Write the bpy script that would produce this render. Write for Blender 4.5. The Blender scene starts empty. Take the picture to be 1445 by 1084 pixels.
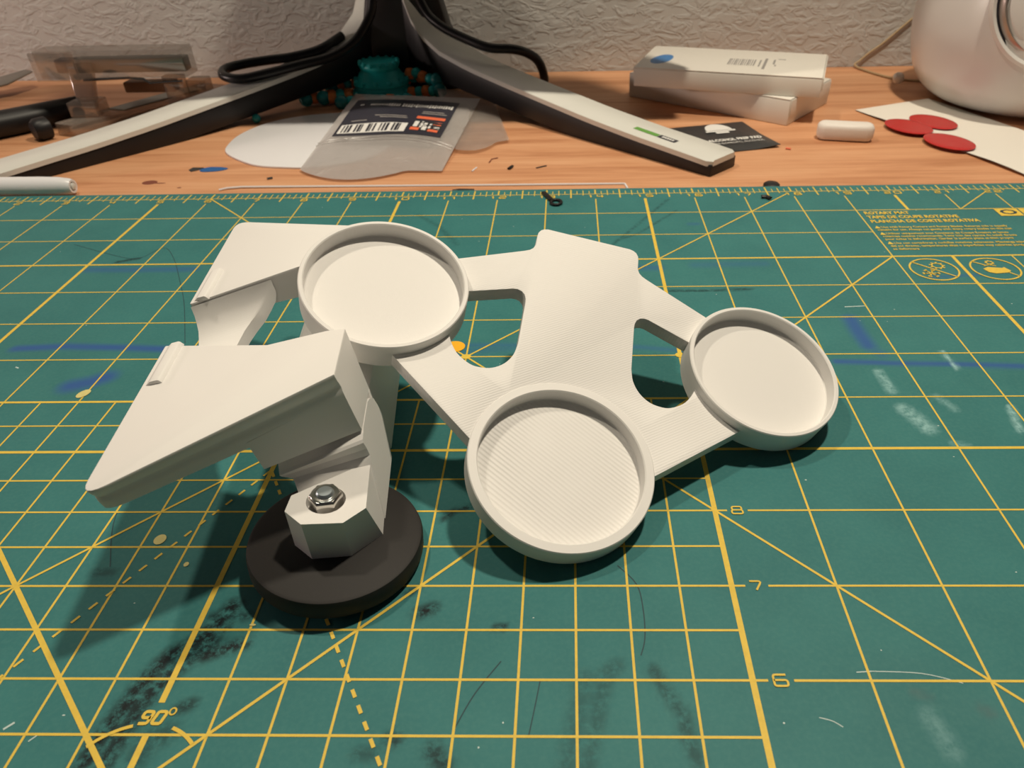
import bpy, bmesh, math, random
import numpy as np
from mathutils import Vector, Matrix
PI = math.pi
I = 0.0254                                   # all shapes below are measured in inches
random.seed(4)
S = bpy.context.scene
C = S.collection

def W(u, v, z):                              # mat ruler coordinates (inch) -> scene metres
    return Vector(((u - 13.5) * I, (v - 10.0) * I, z * I))

# ---------------------------------------------------------------- camera
cam_d = bpy.data.cameras.new('camera')
cam = bpy.data.objects.new('camera', cam_d)
C.objects.link(cam)
cr = Vector((0.99969367, 0.01525472, -0.01949001))
cdn = Vector((-0.00686889, -0.58553481, -0.81061816))
cf = Vector((-0.02377784, 0.81050372, -0.58525066))
M = Matrix.Identity(4)
for i in range(3):
    M[i][0] = cr[i]; M[i][1] = -cdn[i]; M[i][2] = -cf[i]
cl = W(13.46835, 2.33678, 5.77502)
for i in range(3):
    M[i][3] = cl[i]
cam.matrix_world = M
cam_d.sensor_fit = 'HORIZONTAL'
cam_d.sensor_width = 36.0
cam_d.lens = 36.0 * 1046.175 / 1445.0
cam_d.shift_x = -58.018 / 1445.0
cam_d.shift_y = 0.0
cam_d.clip_start = 0.01
cam_d.clip_end = 20
cam_d.dof.use_dof = True
cam_d.dof.focus_distance = 0.215
cam_d.dof.aperture_fstop = 30.0
S.camera = cam

# ---------------------------------------------------------------- world, lamps, exposure
wd = bpy.data.worlds.new('room_light')
S.world = wd
wd.use_nodes = True
bg = wd.node_tree.nodes['Background']
bg.inputs['Color'].default_value = (1.0, 0.97, 0.93, 1)
bg.inputs['Strength'].default_value = 0.035

def lamp(name, loc, aim, power, size, col):
    d = bpy.data.lights.new(name, 'AREA')
    d.shape = 'DISK'; d.size = size * I; d.energy = power; d.color = col
    o = bpy.data.objects.new(name, d)
    C.objects.link(o)
    o.location = W(*loc)
    o.rotation_euler = (W(*aim) - W(*loc)).to_track_quat('-Z', 'Y').to_euler()
    return o
lamp('desk_lamp_light', (21.5, 15.5, 30), (14, 11, 0), 4.75, 1.9, (1.0, 0.885, 0.70))
lamp('desk_lamp_light', (2.5, 16.5, 30), (12, 11, 0), 2.15, 1.9, (1.0, 0.885, 0.70))
lamp('wall_fill_light', (-25, 16, 6.5), (0, 27, 2), 1.8, 3.0, (1.0, 0.80, 0.72))  # pinkish fill added out of frame to brighten the left of the wall
S.view_settings.view_transform = 'Standard'
S.view_settings.look = 'None'
S.view_settings.gamma = 1.0
S.view_settings.use_curve_mapping = False
S.view_settings.exposure = 0.0

# ---------------------------------------------------------------- materials
def newmat(name):
    m = bpy.data.materials.new(name)
    m.use_nodes = True
    nt = m.node_tree
    return m, nt, nt.nodes['Principled BSDF']

def plain(name, col, rough=0.5, metal=0.0, spec=0.5, bump=0.0, bscale=300.0, var=0.0):
    m, nt, b = newmat(name)
    b.inputs['Base Color'].default_value = (*col, 1)
    b.inputs['Roughness'].default_value = rough
    b.inputs['Metallic'].default_value = metal
    b.inputs['Specular IOR Level'].default_value = spec
    if bump or var:
        tc = nt.nodes.new('ShaderNodeTexCoord')
        n = nt.nodes.new('ShaderNodeTexNoise')
        n.inputs['Scale'].default_value = bscale
        n.inputs['Detail'].default_value = 4
        nt.links.new(tc.outputs['Object'], n.inputs['Vector'])
        if bump:
            bp = nt.nodes.new('ShaderNodeBump')
            bp.inputs['Strength'].default_value = bump
            bp.inputs['Distance'].default_value = 0.0004
            nt.links.new(n.outputs['Fac'], bp.inputs['Height'])
            nt.links.new(bp.outputs['Normal'], b.inputs['Normal'])
        if var:
            mx = nt.nodes.new('ShaderNodeMix'); mx.data_type = 'RGBA'
            mx.inputs['A'].default_value = (*[c * (1 - var) for c in col], 1)
            mx.inputs['B'].default_value = (*[min(1, c * (1 + var)) for c in col], 1)
            nt.links.new(n.outputs['Fac'], mx.inputs['Factor'])
            nt.links.new(mx.outputs['Result'], b.inputs['Base Color'])
    return m

def printed(name, direction, scale, strength, rough=0.5, col=(0.80, 0.785, 0.765)):
    """3D printed plastic: fine parallel lines as relief"""
    m, nt, b = newmat(name)
    b.inputs['Base Color'].default_value = (*col, 1)
    b.inputs['Roughness'].default_value = rough
    b.inputs['Specular IOR Level'].default_value = 0.35
    tc = nt.nodes.new('ShaderNodeTexCoord')
    mp = nt.nodes.new('ShaderNodeMapping')
    mp.inputs['Rotation'].default_value = direction
    wv = nt.nodes.new('ShaderNodeTexWave')
    wv.inputs['Scale'].default_value = scale
    wv.inputs['Distortion'].default_value = 0.6
    wv.inputs['Detail'].default_value = 2
    wv.inputs['Detail Scale'].default_value = 0.4
    ns = nt.nodes.new('ShaderNodeTexNoise')
    ns.inputs['Scale'].default_value = 60
    ml = nt.nodes.new('ShaderNodeMath'); ml.operation = 'MULTIPLY'
    bp = nt.nodes.new('ShaderNodeBump')
    bp.inputs['Strength'].default_value = strength
    bp.inputs['Distance'].default_value = 0.0002
    nt.links.new(tc.outputs['Object'], mp.inputs['Vector'])
    nt.links.new(mp.outputs['Vector'], wv.inputs['Vector'])
    nt.links.new(tc.outputs['Object'], ns.inputs['Vector'])
    nt.links.new(wv.outputs['Fac'], ml.inputs[0])
    nt.links.new(ns.outputs['Fac'], ml.inputs[1])
    nt.links.new(ml.outputs[0], bp.inputs['Height'])
    nt.links.new(bp.outputs['Normal'], b.inputs['Normal'])
    return m

def clear(name, tint, gloss=0.12, milk=0.0, milkcol=(0.7, 0.68, 0.66), rough=0.1):
    m = bpy.data.materials.new(name)
    m.use_nodes = True
    nt = m.node_tree
    nt.nodes.remove(nt.nodes['Principled BSDF'])
    out = nt.nodes['Material Output']
    tr = nt.nodes.new('ShaderNodeBsdfTransparent'); tr.inputs['Color'].default_value = (*tint, 1)
    gl = nt.nodes.new('ShaderNodeBsdfGlossy'); gl.inputs['Roughness'].default_value = rough
    df = nt.nodes.new('ShaderNodeBsdfDiffuse'); df.inputs['Color'].default_value = (*milkcol, 1)
    m1 = nt.nodes.new('ShaderNodeMixShader'); m1.inputs[0].default_value = milk
    if milk > 0.2 and 'bag' in name:
        tc = nt.nodes.new('ShaderNodeTexCoord'); ns = nt.nodes.new('ShaderNodeTexNoise'); bp = nt.nodes.new('ShaderNodeBump')
        ns.inputs['Scale'].default_value = 55; ns.inputs['Detail'].default_value = 3; ns.inputs['Distortion'].default_value = 2.0
        bp.inputs['Strength'].default_value = 0.9; bp.inputs['Distance'].default_value = 0.0022
        nt.links.new(tc.outputs['Object'], ns.inputs['Vector']); nt.links.new(ns.outputs['Fac'], bp.inputs['Height'])
        nt.links.new(bp.outputs['Normal'], gl.inputs['Normal']); nt.links.new(bp.outputs['Normal'], df.inputs['Normal'])
    m2 = nt.nodes.new('ShaderNodeMixShader'); m2.inputs[0].default_value = gloss
    nt.links.new(tr.outputs[0], m1.inputs[1]); nt.links.new(df.outputs[0], m1.inputs[2])
    nt.links.new(m1.outputs[0], m2.inputs[1]); nt.links.new(gl.outputs[0], m2.inputs[2])
    nt.links.new(m2.outputs[0], out.inputs['Surface'])
    return m

def mat_green():
    m, nt, b = newmat('cutting_mat_green')
    L = nt.links.new
    tc = nt.nodes.new('ShaderNodeTexCoord')
    at = nt.nodes.new('ShaderNodeAttribute'); at.attribute_name = 'wear'
    sp = nt.nodes.new('ShaderNodeSeparateColor'); L(at.outputs['Color'], sp.inputs['Color'])
    def noise(sc, det=4, rough=0.6):
        n = nt.nodes.new('ShaderNodeTexNoise'); n.inputs['Scale'].default_value = sc
        n.inputs['Detail'].default_value = det; n.inputs['Roughness'].default_value = rough
        L(tc.outputs['Object'], n.inputs['Vector']); return n
    def ramp(src, lo, hi):
        r = nt.nodes.new('ShaderNodeMapRange'); r.inputs['From Min'].default_value = lo; r.inputs['From Max'].default_value = hi
        L(src, r.inputs['Value']); return r.outputs['Result']
    def mul(a, c):
        k = nt.nodes.new('ShaderNodeMath'); k.operation = 'MULTIPLY'; k.use_clamp = True
        L(a, k.inputs[0])
        if isinstance(c, float): k.inputs[1].default_value = c
        else: L(c, k.inputs[1])
        return k.outputs[0]
    def mix(fac, a, c):
        k = nt.nodes.new('ShaderNodeMix'); k.data_type = 'RGBA'
        L(fac, k.inputs['Factor'])
        if isinstance(a, tuple): k.inputs['A'].default_value = (*a, 1)
        else: L(a, k.inputs['A'])
        k.inputs['B'].default_value = (*c, 1)
        return k.outputs['Result']
    n1 = noise(35); n2 = noise(420, 5, 0.75); n3 = noise(900, 2)
    col = mix(ramp(n1.outputs['Fac'], 0.3, 0.7), (0.036, 0.162, 0.166), (0.045, 0.192, 0.192))
    col = mix(mul(ramp(n3.outputs['Fac'], 0.40, 0.75), 0.25), col, (0.085, 0.24, 0.22))
    col = mix(mul(sp.outputs['Green'], 1.0), col, (0.035, 0.105, 0.30))
    col = mix(mul(mul(sp.outputs['Blue'], ramp(n2.outputs['Fac'], 0.30, 0.62)), 1.0), col, (0.32, 0.55, 0.56))
    col = mix(mul(mul(sp.outputs['Red'], ramp(n2.outputs['Fac'], 0.34, 0.54)), 1.0), col, (0.007, 0.012, 0.014))
    col = mix(mul(mul(at.outputs['Alpha'], ramp(n1.outputs['Fac'], 0.25, 0.7)), 1.0), col, (0.115, 0.105, 0.115))
    L(col, b.inputs['Base Color'])
    b.inputs['Roughness'].default_value = 0.55
    b.inputs['Specular IOR Level'].default_value = 0.16
    bp = nt.nodes.new('ShaderNodeBump'); bp.inputs['Strength'].default_value = 0.15; bp.inputs['Distance'].default_value = 0.0001
    L(n3.outputs['Fac'], bp.inputs['Height']); L(bp.outputs['Normal'], b.inputs['Normal'])
    return m

def wood(name):
    m, nt, b = newmat(name)
    L = nt.links.new
    tc = nt.nodes.new('ShaderNodeTexCoord')
    mp = nt.nodes.new('ShaderNodeMapping'); mp.inputs['Scale'].default_value = (2.2, 22.0, 22.0)
    L(tc.outputs['Object'], mp.inputs['Vector'])
    n = nt.nodes.new('ShaderNodeTexNoise'); n.inputs['Scale'].default_value = 3.0; n.inputs['Detail'].default_value = 8
    n.inputs['Roughness'].default_value = 0.62; n.inputs['Distortion'].default_value = 0.7
    L(mp.outputs['Vector'], n.inputs['Vector'])
    mp2 = nt.nodes.new('ShaderNodeMapping'); mp2.inputs['Scale'].default_value = (6, 180, 180)
    L(tc.outputs['Object'], mp2.inputs['Vector'])
    n2 = nt.nodes.new('ShaderNodeTexNoise'); n2.inputs['Scale'].default_value = 3.0; n2.inputs['Detail'].default_value = 4
    L(mp2.outputs['Vector'], n2.inputs['Vector'])
    r = nt.nodes.new('ShaderNodeValToRGB')
    e = r.color_ramp.elements
    e[0].position = 0.28; e[0].color = (0.45, 0.19, 0.085, 1)
    e[1].position = 0.75; e[1].color = (0.76, 0.44, 0.255, 1)
    x = r.color_ramp.elements.new(0.5); x.color = (0.67, 0.345, 0.185, 1)
    L(n.outputs['Fac'], r.inputs['Fac'])
    mx = nt.nodes.new('ShaderNodeMix'); mx.data_type = 'RGBA'; mx.blend_type = 'MULTIPLY'
    mr = nt.nodes.new('ShaderNodeMapRange'); mr.inputs['From Min'].default_value = 0.35; mr.inputs['From Max'].default_value = 0.7
    mr.inputs['To Min'].default_value = 0.35; mr.inputs['To Max'].default_value = 0.0
    L(n2.outputs['Fac'], mr.inputs['Value']); L(mr.outputs['Result'], mx.inputs['Factor'])
    L(r.outputs['Color'], mx.inputs['A']); mx.inputs['B'].default_value = (0.72, 0.55, 0.42, 1)
    L(mx.outputs['Result'], b.inputs['Base Color'])
    b.inputs['Roughness'].default_value = 0.5
    b.inputs['Specular IOR Level'].default_value = 0.3
    return m

def plaster(name):
    m, nt, b = newmat(name)
    L = nt.links.new
    b.inputs['Base Color'].default_value = (0.52, 0.505, 0.485, 1)
    b.inputs['Roughness'].default_value = 0.75
    b.inputs['Specular IOR Level'].default_value = 0.25
    tc = nt.nodes.new('ShaderNodeTexCoord')
    mp = nt.nodes.new('ShaderNodeMapping'); mp.inputs['Scale'].default_value = (1.0, 1.0, 1.8); mp.inputs['Rotation'].default_value = (0, 0.6, 0)
    L(tc.outputs['Object'], mp.inputs['Vector'])
    n = nt.nodes.new('ShaderNodeTexNoise'); n.inputs['Scale'].default_value = 80; n.inputs['Detail'].default_value = 4
    n.inputs['Roughness'].default_value = 0.55; n.inputs['Distortion'].default_value = 1.1
    L(mp.outputs['Vector'], n.inputs['Vector'])
    rp = nt.nodes.new('ShaderNodeMapRange'); rp.inputs['From Min'].default_value = 0.44; rp.inputs['From Max'].default_value = 0.60
    L(n.outputs['Fac'], rp.inputs['Value'])
    n2 = nt.nodes.new('ShaderNodeTexNoise'); n2.inputs['Scale'].default_value = 260; n2.inputs['Detail'].default_value = 3
    L(tc.outputs['Object'], n2.inputs['Vector'])
    ad = nt.nodes.new('ShaderNodeMath'); ad.operation = 'MULTIPLY_ADD'; ad.inputs[1].default_value = 0.16
    L(n2.outputs['Fac'], ad.inputs[0]); L(rp.outputs['Result'], ad.inputs[2])
    bp = nt.nodes.new('ShaderNodeBump'); bp.inputs['Strength'].default_value = 0.5; bp.inputs['Distance'].default_value = 0.0009
    L(ad.outputs[0], bp.inputs['Height']); L(bp.outputs['Normal'], b.inputs['Normal'])
    return m

M_white = printed('white_printed_plastic', (0, 0, 0.6), 900, 0.10)
M_plate = printed('white_printed_top_skin', (0, 0, 0.95), 420, 0.22)
M_ripple = printed('white_printed_rippled_floor', (0, 0, -1.05), 260, 0.85)
M_bracket = printed('white_printed_bracket', (0, PI / 2, 0), 800, 0.06)
M_rubber = plain('black_rubber', (0.020, 0.018, 0.017), 0.62, spec=0.3, bump=0.08, bscale=900)
M_steel = plain('bright_steel', (0.62, 0.60, 0.57), 0.22, metal=1.0)
M_zinc = plain('bolt_zinc', (0.55, 0.62, 0.66), 0.38, metal=1.0)
M_green = mat_green()
M_yellow = plain('mat_print_yellow', (0.74, 0.52, 0.075), 0.55, spec=0.3, var=0.14, bscale=700)
M_paleyel = plain('mat_print_pale_yellow', (0.66, 0.58, 0.22), 0.6, var=0.1, bscale=500)
M_dot = plain('orange_yellow_dot', (0.90, 0.45, 0.015), 0.5)
M_scratch = plain('dark_scratch', (0.014, 0.05, 0.062), 0.7)
M_scuff = plain('pale_scratch', (0.5, 0.62, 0.6), 0.6)
M_wood = wood('pine_desk_wood')
M_wall = plaster('textured_plaster')
M_blackpl = plain('black_plastic', (0.012, 0.011, 0.012), 0.42, spec=0.35)
M_shell = plain('light_grey_shell', (0.68, 0.68, 0.64), 0.38, var=0.02, bscale=80)
M_cable = plain('black_cable_sheath', (0.010, 0.010, 0.012), 0.35, spec=0.35)
M_card = plain('white_card', (0.80, 0.765, 0.70), 0.6, bump=0.05, bscale=400)
M_blue = plain('blue_sticker', (0.05, 0.22, 0.55), 0.45)
M_ink = plain('grey_print', (0.32, 0.30, 0.29), 0.6)
M_teal = plain('teal_printed_plastic', (0.01, 0.46, 0.46), 0.42, bump=0.2, bscale=700)
M_tealdk = plain('teal_translucent_plastic', (0.01, 0.24, 0.25), 0.15)
M_orange = plain('orange_printed_plastic', (0.85, 0.22, 0.04), 0.45, bump=0.2, bscale=700)
M_foil = plain('black_foil', (0.028, 0.030, 0.033), 0.40, bump=0.3, bscale=120)
M_whiteink = plain('white_print', (0.78, 0.77, 0.75), 0.55)
M_orink = plain('orange_print', (0.80, 0.16, 0.07), 0.5)
M_labelblk = plain('dark_label', (0.030, 0.030, 0.045), 0.4)
M_greenink = plain('green_print', (0.13, 0.33, 0.06), 0.5)
M_red = plain('red_gloss', (0.50, 0.012, 0.014), 0.22, spec=0.6)
M_device = plain('white_gloss_shell', (0.66, 0.645, 0.63), 0.28, spec=0.5)
M_ring = plain('grey_metal_ring', (0.42, 0.36, 0.33), 0.28, metal=0.9)
M_ringdk = plain('dark_groove', (0.025, 0.022, 0.03), 0.4)
M_cord = plain('beige_cord_sheath', (0.42, 0.30, 0.17), 0.5)
M_eraser = plain('white_eraser', (0.78, 0.73, 0.68), 0.5, bump=0.2, bscale=200)
M_pen = plain('white_pen_plastic', (0.80, 0.80, 0.83), 0.3)
M_blade = plain('grey_blade', (0.33, 0.32, 0.29), 0.35, metal=0.7)
M_brown = plain('brown_wood_stick', (0.26, 0.13, 0.06), 0.6, var=0.25, bscale=120)
M_bluetape = plain('blue_tape', (0.015, 0.11, 0.34), 0.5)
M_stain = plain('dark_brown_stain', (0.20, 0.055, 0.03), 0.6)
M_gunmetal = plain('stapler_steel', (0.30, 0.31, 0.28), 0.4, metal=0.4)
M_acrylic = clear('clear_acrylic', (0.93, 0.92, 0.90), 0.16, 0.12, (0.62, 0.58, 0.53))
M_smoke = clear('smoky_acrylic', (0.80, 0.74, 0.68), 0.16, 0.22, (0.62, 0.55, 0.48))
M_bag = clear('frosted_zip_bag', (0.94, 0.93, 0.93), 0.20, 0.36, (0.80, 0.76, 0.74), 0.30)
M_bag2 = clear('clear_zip_bag', (0.95, 0.94, 0.93), 0.10, 0.22, (0.62, 0.55, 0.50), 0.3)
M_ply = clear('clear_film', (0.93, 0.90, 0.86), 0.05, 0.05)

# ---------------------------------------------------------------- mesh helpers (inches)
class MB:
    def __init__(s): s.v = []; s.f = []
    def add(s, vs, fs):
        k = len(s.v); s.v += [tuple(map(float, p)) for p in vs]; s.f += [[i + k for i in f] for f in fs]; return s
    def box(s, x0, x1, y0, y1, z0, z1):
        return s.loft([[(x0, y0, z0), (x1, y0, z0), (x1, y1, z0), (x0, y1, z0)], [(x0, y0, z1), (x1, y0, z1), (x1, y1, z1), (x0, y1, z1)]])
    def loft(s, loops, cap=True):
        n = len(loops[0]); vs = [p for l in loops for p in l]; fs = []
        for j in range(len(loops) - 1):
            for i in range(n):
                a = j * n + i; b = j * n + (i + 1) % n
                fs.append([a, b, b + n, a + n])
        if cap:
            fs.append(list(range(n))[::-1]); fs.append([(len(loops) - 1) * n + i for i in range(n)])
        return s.add(vs, fs)
    def prism(s, poly, z0, z1):
        return s.loft([[(x, y, z0) for x, y in poly], [(x, y, z1) for x, y in poly]])
    def lathe(s, prof, seg=64, c=(0, 0, 0), ax=None):
        ax = ax or ((1, 0, 0), (0, 1, 0), (0, 0, 1))
        X, Y, Z = [Vector(a) for a in ax]; c = Vector(c); vs = []; fs = []; rings = []
        for r, z in prof:
            if r < 1e-6:
                rings.append([len(vs)]); vs.append(c + Z * z)
            else:
                rings.append(list(range(len(vs), len(vs) + seg)))
                for k in range(seg):
                    t = 2 * PI * k / seg; vs.append(c + X * (r * math.cos(t)) + Y * (r * math.sin(t)) + Z * z)
        for a, b in zip(rings[:-1], rings[1:]):
            for k in range(seg):
                k2 = (k + 1) % seg
                if len(a) == 1 and len(b) == 1: continue
                if len(a) == 1: fs.append([a[0], b[k], b[k2]])
                elif len(b) == 1: fs.append([a[k], a[k2], b[0]])
                else: fs.append([a[k], a[k2], b[k2], b[k]])
        return s.add(vs, fs)
    def tube(s, pts, r, seg=10, flat=1.0):
        pts = [Vector(p) for p in pts]; loops = []; up = Vector((0, 0, 1)); prev = None
        for i, p in enumerate(pts):
            t = (pts[min(i + 1, len(pts) - 1)] - pts[max(i - 1, 0)]).normalized()
            n = t.cross(up) if prev is None else prev - t * prev.dot(t)
            if n.length < 1e-4: n = t.cross(Vector((1, 0, 0)))
            n.normalize(); prev = n; b = n.cross(t)
            rr = r[i] if isinstance(r, (list, tuple)) else r
            loops.append([p + n * (rr * math.cos(2 * PI * k / seg)) + b * (rr * flat * math.sin(2 * PI * k / seg)) for k in range(seg)])
        return s.loft(loops)
    def ball(s, c, r, seg=16, rings=10, sq=1.0):
        return s.lathe([(r * math.sin(PI * k / rings), -r * sq * math.cos(PI * k / rings)) for k in range(rings + 1)], seg, c)
    def strip(s, pts, w, z, close=False):                 # flat ribbon on a horizontal plane
        P = [Vector((p[0], p[1])) for p in pts]; n = len(P); vs = []
        for i, p in enumerate(P):
            a = P[(i - 1) % n] if close else P[max(i - 1, 0)]; b = P[(i + 1) % n] if close else P[min(i + 1, n - 1)]
            t = (b - a).normalized(); q = Vector((-t.y, t.x)) * (w / 2)
            vs += [(p.x + q.x, p.y + q.y, z), (p.x - q.x, p.y - q.y, z)]
        fs = [[2 * i, 2 * i + 1, (2 * i + 3) % (2 * n), (2 * i + 2) % (2 * n)] for i in range(n if close else n - 1)]
        return s.add(vs, fs)
    def disc(s, x, y, rx, ry, z, seg=24, rot=0.0):
        c, sn = math.cos(rot), math.sin(rot)
        vs = [(x + c * rx * math.cos(t) - sn * ry * math.sin(t), y + sn * rx * math.cos(t) + c * ry * math.sin(t), z) for t in [2 * PI * k / seg for k in range(seg)]]
        return s.add(vs, [list(range(seg))])

def catmull(pts, n=6, closed=False):
    P = [Vector(p) for p in pts]; out = []; m = len(P)
    for i in range(m if closed else m - 1):
        g = (lambda k: P[k % m]) if closed else (lambda k: P[max(0, min(m - 1, k))])
        a, b, c, d = g(i - 1), g(i), g(i + 1), g(i + 2)
        for k in range(n):
            t = k / n
            out.append(0.5 * ((2 * b) + (c - a) * t + (2 * a - 5 * b + 4 * c - d) * t * t + (3 * b - a - 3 * c + d) * t ** 3))
    if not closed: out.append(P[-1])
    return [tuple(p) for p in out]

def rounded(poly, r, n=6):
    """round the corners of a 2-D polygon; r a number or a list"""
    out = []; m = len(poly)
    for i, p in enumerate(poly):
        rr = r[i] if isinstance(r, (list, tuple)) else r
        p = Vector(p); a = Vector(poly[i - 1]); b = Vector(poly[(i + 1) % m])
        if rr <= 0: out.append(tuple(p)); continue
        da = (a - p).normalized(); db = (b - p).normalized()
        ang = da.angle(db); t = min(rr / math.tan(ang / 2), 0.48 * (a - p).length, 0.48 * (b - p).length)
        q0 = p + da * t; q1 = p + db * t
        for k in range(n + 1):
            u = k / n; out.append(tuple((1 - u) ** 2 * q0 + 2 * u * (1 - u) * p + u * u * q1))
    return out

def tag(o, label=None, cat=None, group=None, kind=None):
    if label: o['label'] = label
    if cat: o['category'] = cat
    if group: o['group'] = group
    if kind: o['kind'] = kind
    return o

def link(name, mb, mat, bevel=0.0, smooth=35, segs=2, top_only=None):
    me = bpy.data.meshes.new(name)
    me.from_pydata([(x * I, y * I, z * I) for x, y, z in mb.v], [], mb.f)
    bm = bmesh.new(); bm.from_mesh(me)
    bmesh.ops.recalc_face_normals(bm, faces=bm.faces) if bevel >= 0 else None
    if bevel > 0:
        es = [e for e in bm.edges if len(e.link_faces) == 2 and e.calc_face_angle(0) > math.radians(28)]
        if top_only is not None: es = [e for e in es if all(v.co.z > top_only * I for v in e.verts)]
        bmesh.ops.bevel(bm, geom=es, offset=bevel * I, segments=segs, affect='EDGES', profile=0.5, clamp_overlap=True)
    bm.to_mesh(me); bm.free()
    me.materials.append(mat)
    if smooth:
        for p in me.polygons: p.use_smooth = True
        me.set_sharp_from_angle(angle=math.radians(smooth))
    o = bpy.data.objects.new(name, me)
    C.objects.link(o)
    return o

def thing(name, o, label, cat, R=None, group=None):
    e = bpy.data.objects.new(name, None)
    C.objects.link(e); e.empty_display_size = 0.01
    m = Matrix.Identity(4)
    if R:
        for j, col in enumerate(R):
            for i in range(3): m[i][j] = col[i]
    p = W(*o)
    for i in range(3): m[i][3] = p[i]
    e.matrix_world = m
    e['o'] = tuple(o)
    del e['o']
    ORG[e.name] = o
    return tag(e, label, cat, group)
ORG = {}

def part(name, mb, mat, parent, world=False, label=None, **k):
    """world=True: the mesh is given in mat coordinates, moved to the parent's origin"""
    if world:
        o = ORG[parent.name]
        mb.v = [(x - o[0], y - o[1], z - o[2]) for x, y, z in mb.v]
    ob = link(name, mb, mat, **k)
    ob.parent = parent
    ORG[ob.name] = ORG[parent.name] if world else (0, 0, 0)
    if label: ob['label'] = label
    return ob

def solo(name, mb, mat, label, cat, o, group=None, **k):
    """a thing that is one mesh; mesh given in mat coordinates"""
    mb.v = [(x - o[0], y - o[1], z - o[2]) for x, y, z in mb.v]
    ob = link(name, mb, mat, **k)
    ob.location = W(*o)
    ORG[ob.name] = o
    return tag(ob, label, cat, group)

def struct(name, mb, mat, o=(13.5, 10, 0)):
    mb.v = [(x - o[0], y - o[1], z - o[2]) for x, y, z in mb.v]
    ob = link(name, mb, mat, smooth=0)
    ob.location = W(*o)
    ob['kind'] = 'structure'
    return ob

def text_into(mb, s, x, y, z, size, rot=0.0, align='CENTER', shear=0.0, xs=1.0, fat=0.0, map3=None):
    cu = bpy.data.curves.new('lettering', 'FONT')
    cu.body = s; cu.size = size; cu.align_x = align; cu.align_y = 'CENTER'; cu.shear = shear; cu.resolution_u = 2; cu.offset = fat
    ob = bpy.data.objects.new('lettering', cu)
    C.objects.link(ob)
    dg = bpy.context.evaluated_depsgraph_get()
    me = ob.evaluated_get(dg).to_mesh()
    c, sn = math.cos(rot), math.sin(rot)
    if map3: vs = [map3(p.co.x * xs, p.co.y) for p in me.vertices]
    else: vs = [(x + c * p.co.x * xs - sn * p.co.y, y + sn * p.co.x * xs + c * p.co.y, z) for p in me.vertices]
    mb.add(vs, [list(p.vertices) for p in me.polygons])
    ob.evaluated_get(dg).to_mesh_clear()
    bpy.data.objects.remove(ob); bpy.data.curves.remove(cu)

ZD = -0.08                                    # desk top, the mat is 2 mm thick

# ---------------------------------------------------------------- room and desk
struct('wall_back', MB().box(-45, 75, 27.75, 31, -30, 70), M_wall)
struct('floor', MB().box(-60, 90, -75, 31, -31, -30), plain('grey_floor', (0.16, 0.14, 0.12), 0.7))
desk = thing('desk', (14, 10, ZD), 'orange-toned pine desk running up to the textured wall', 'desk')
part('desk_top', MB().prism([(-30, -8), (58, -8), (58, 27.72), (-30, 27.72)], ZD - 1.2, ZD), M_wood, desk, world=True, smooth=0)
for x in (-27, 53):
    for y in (-5, 24): part('leg', MB().box(x, x + 2.5, y, y + 2.5, -30, ZD - 1.2), M_wood, desk, world=True, smooth=0)

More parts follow.
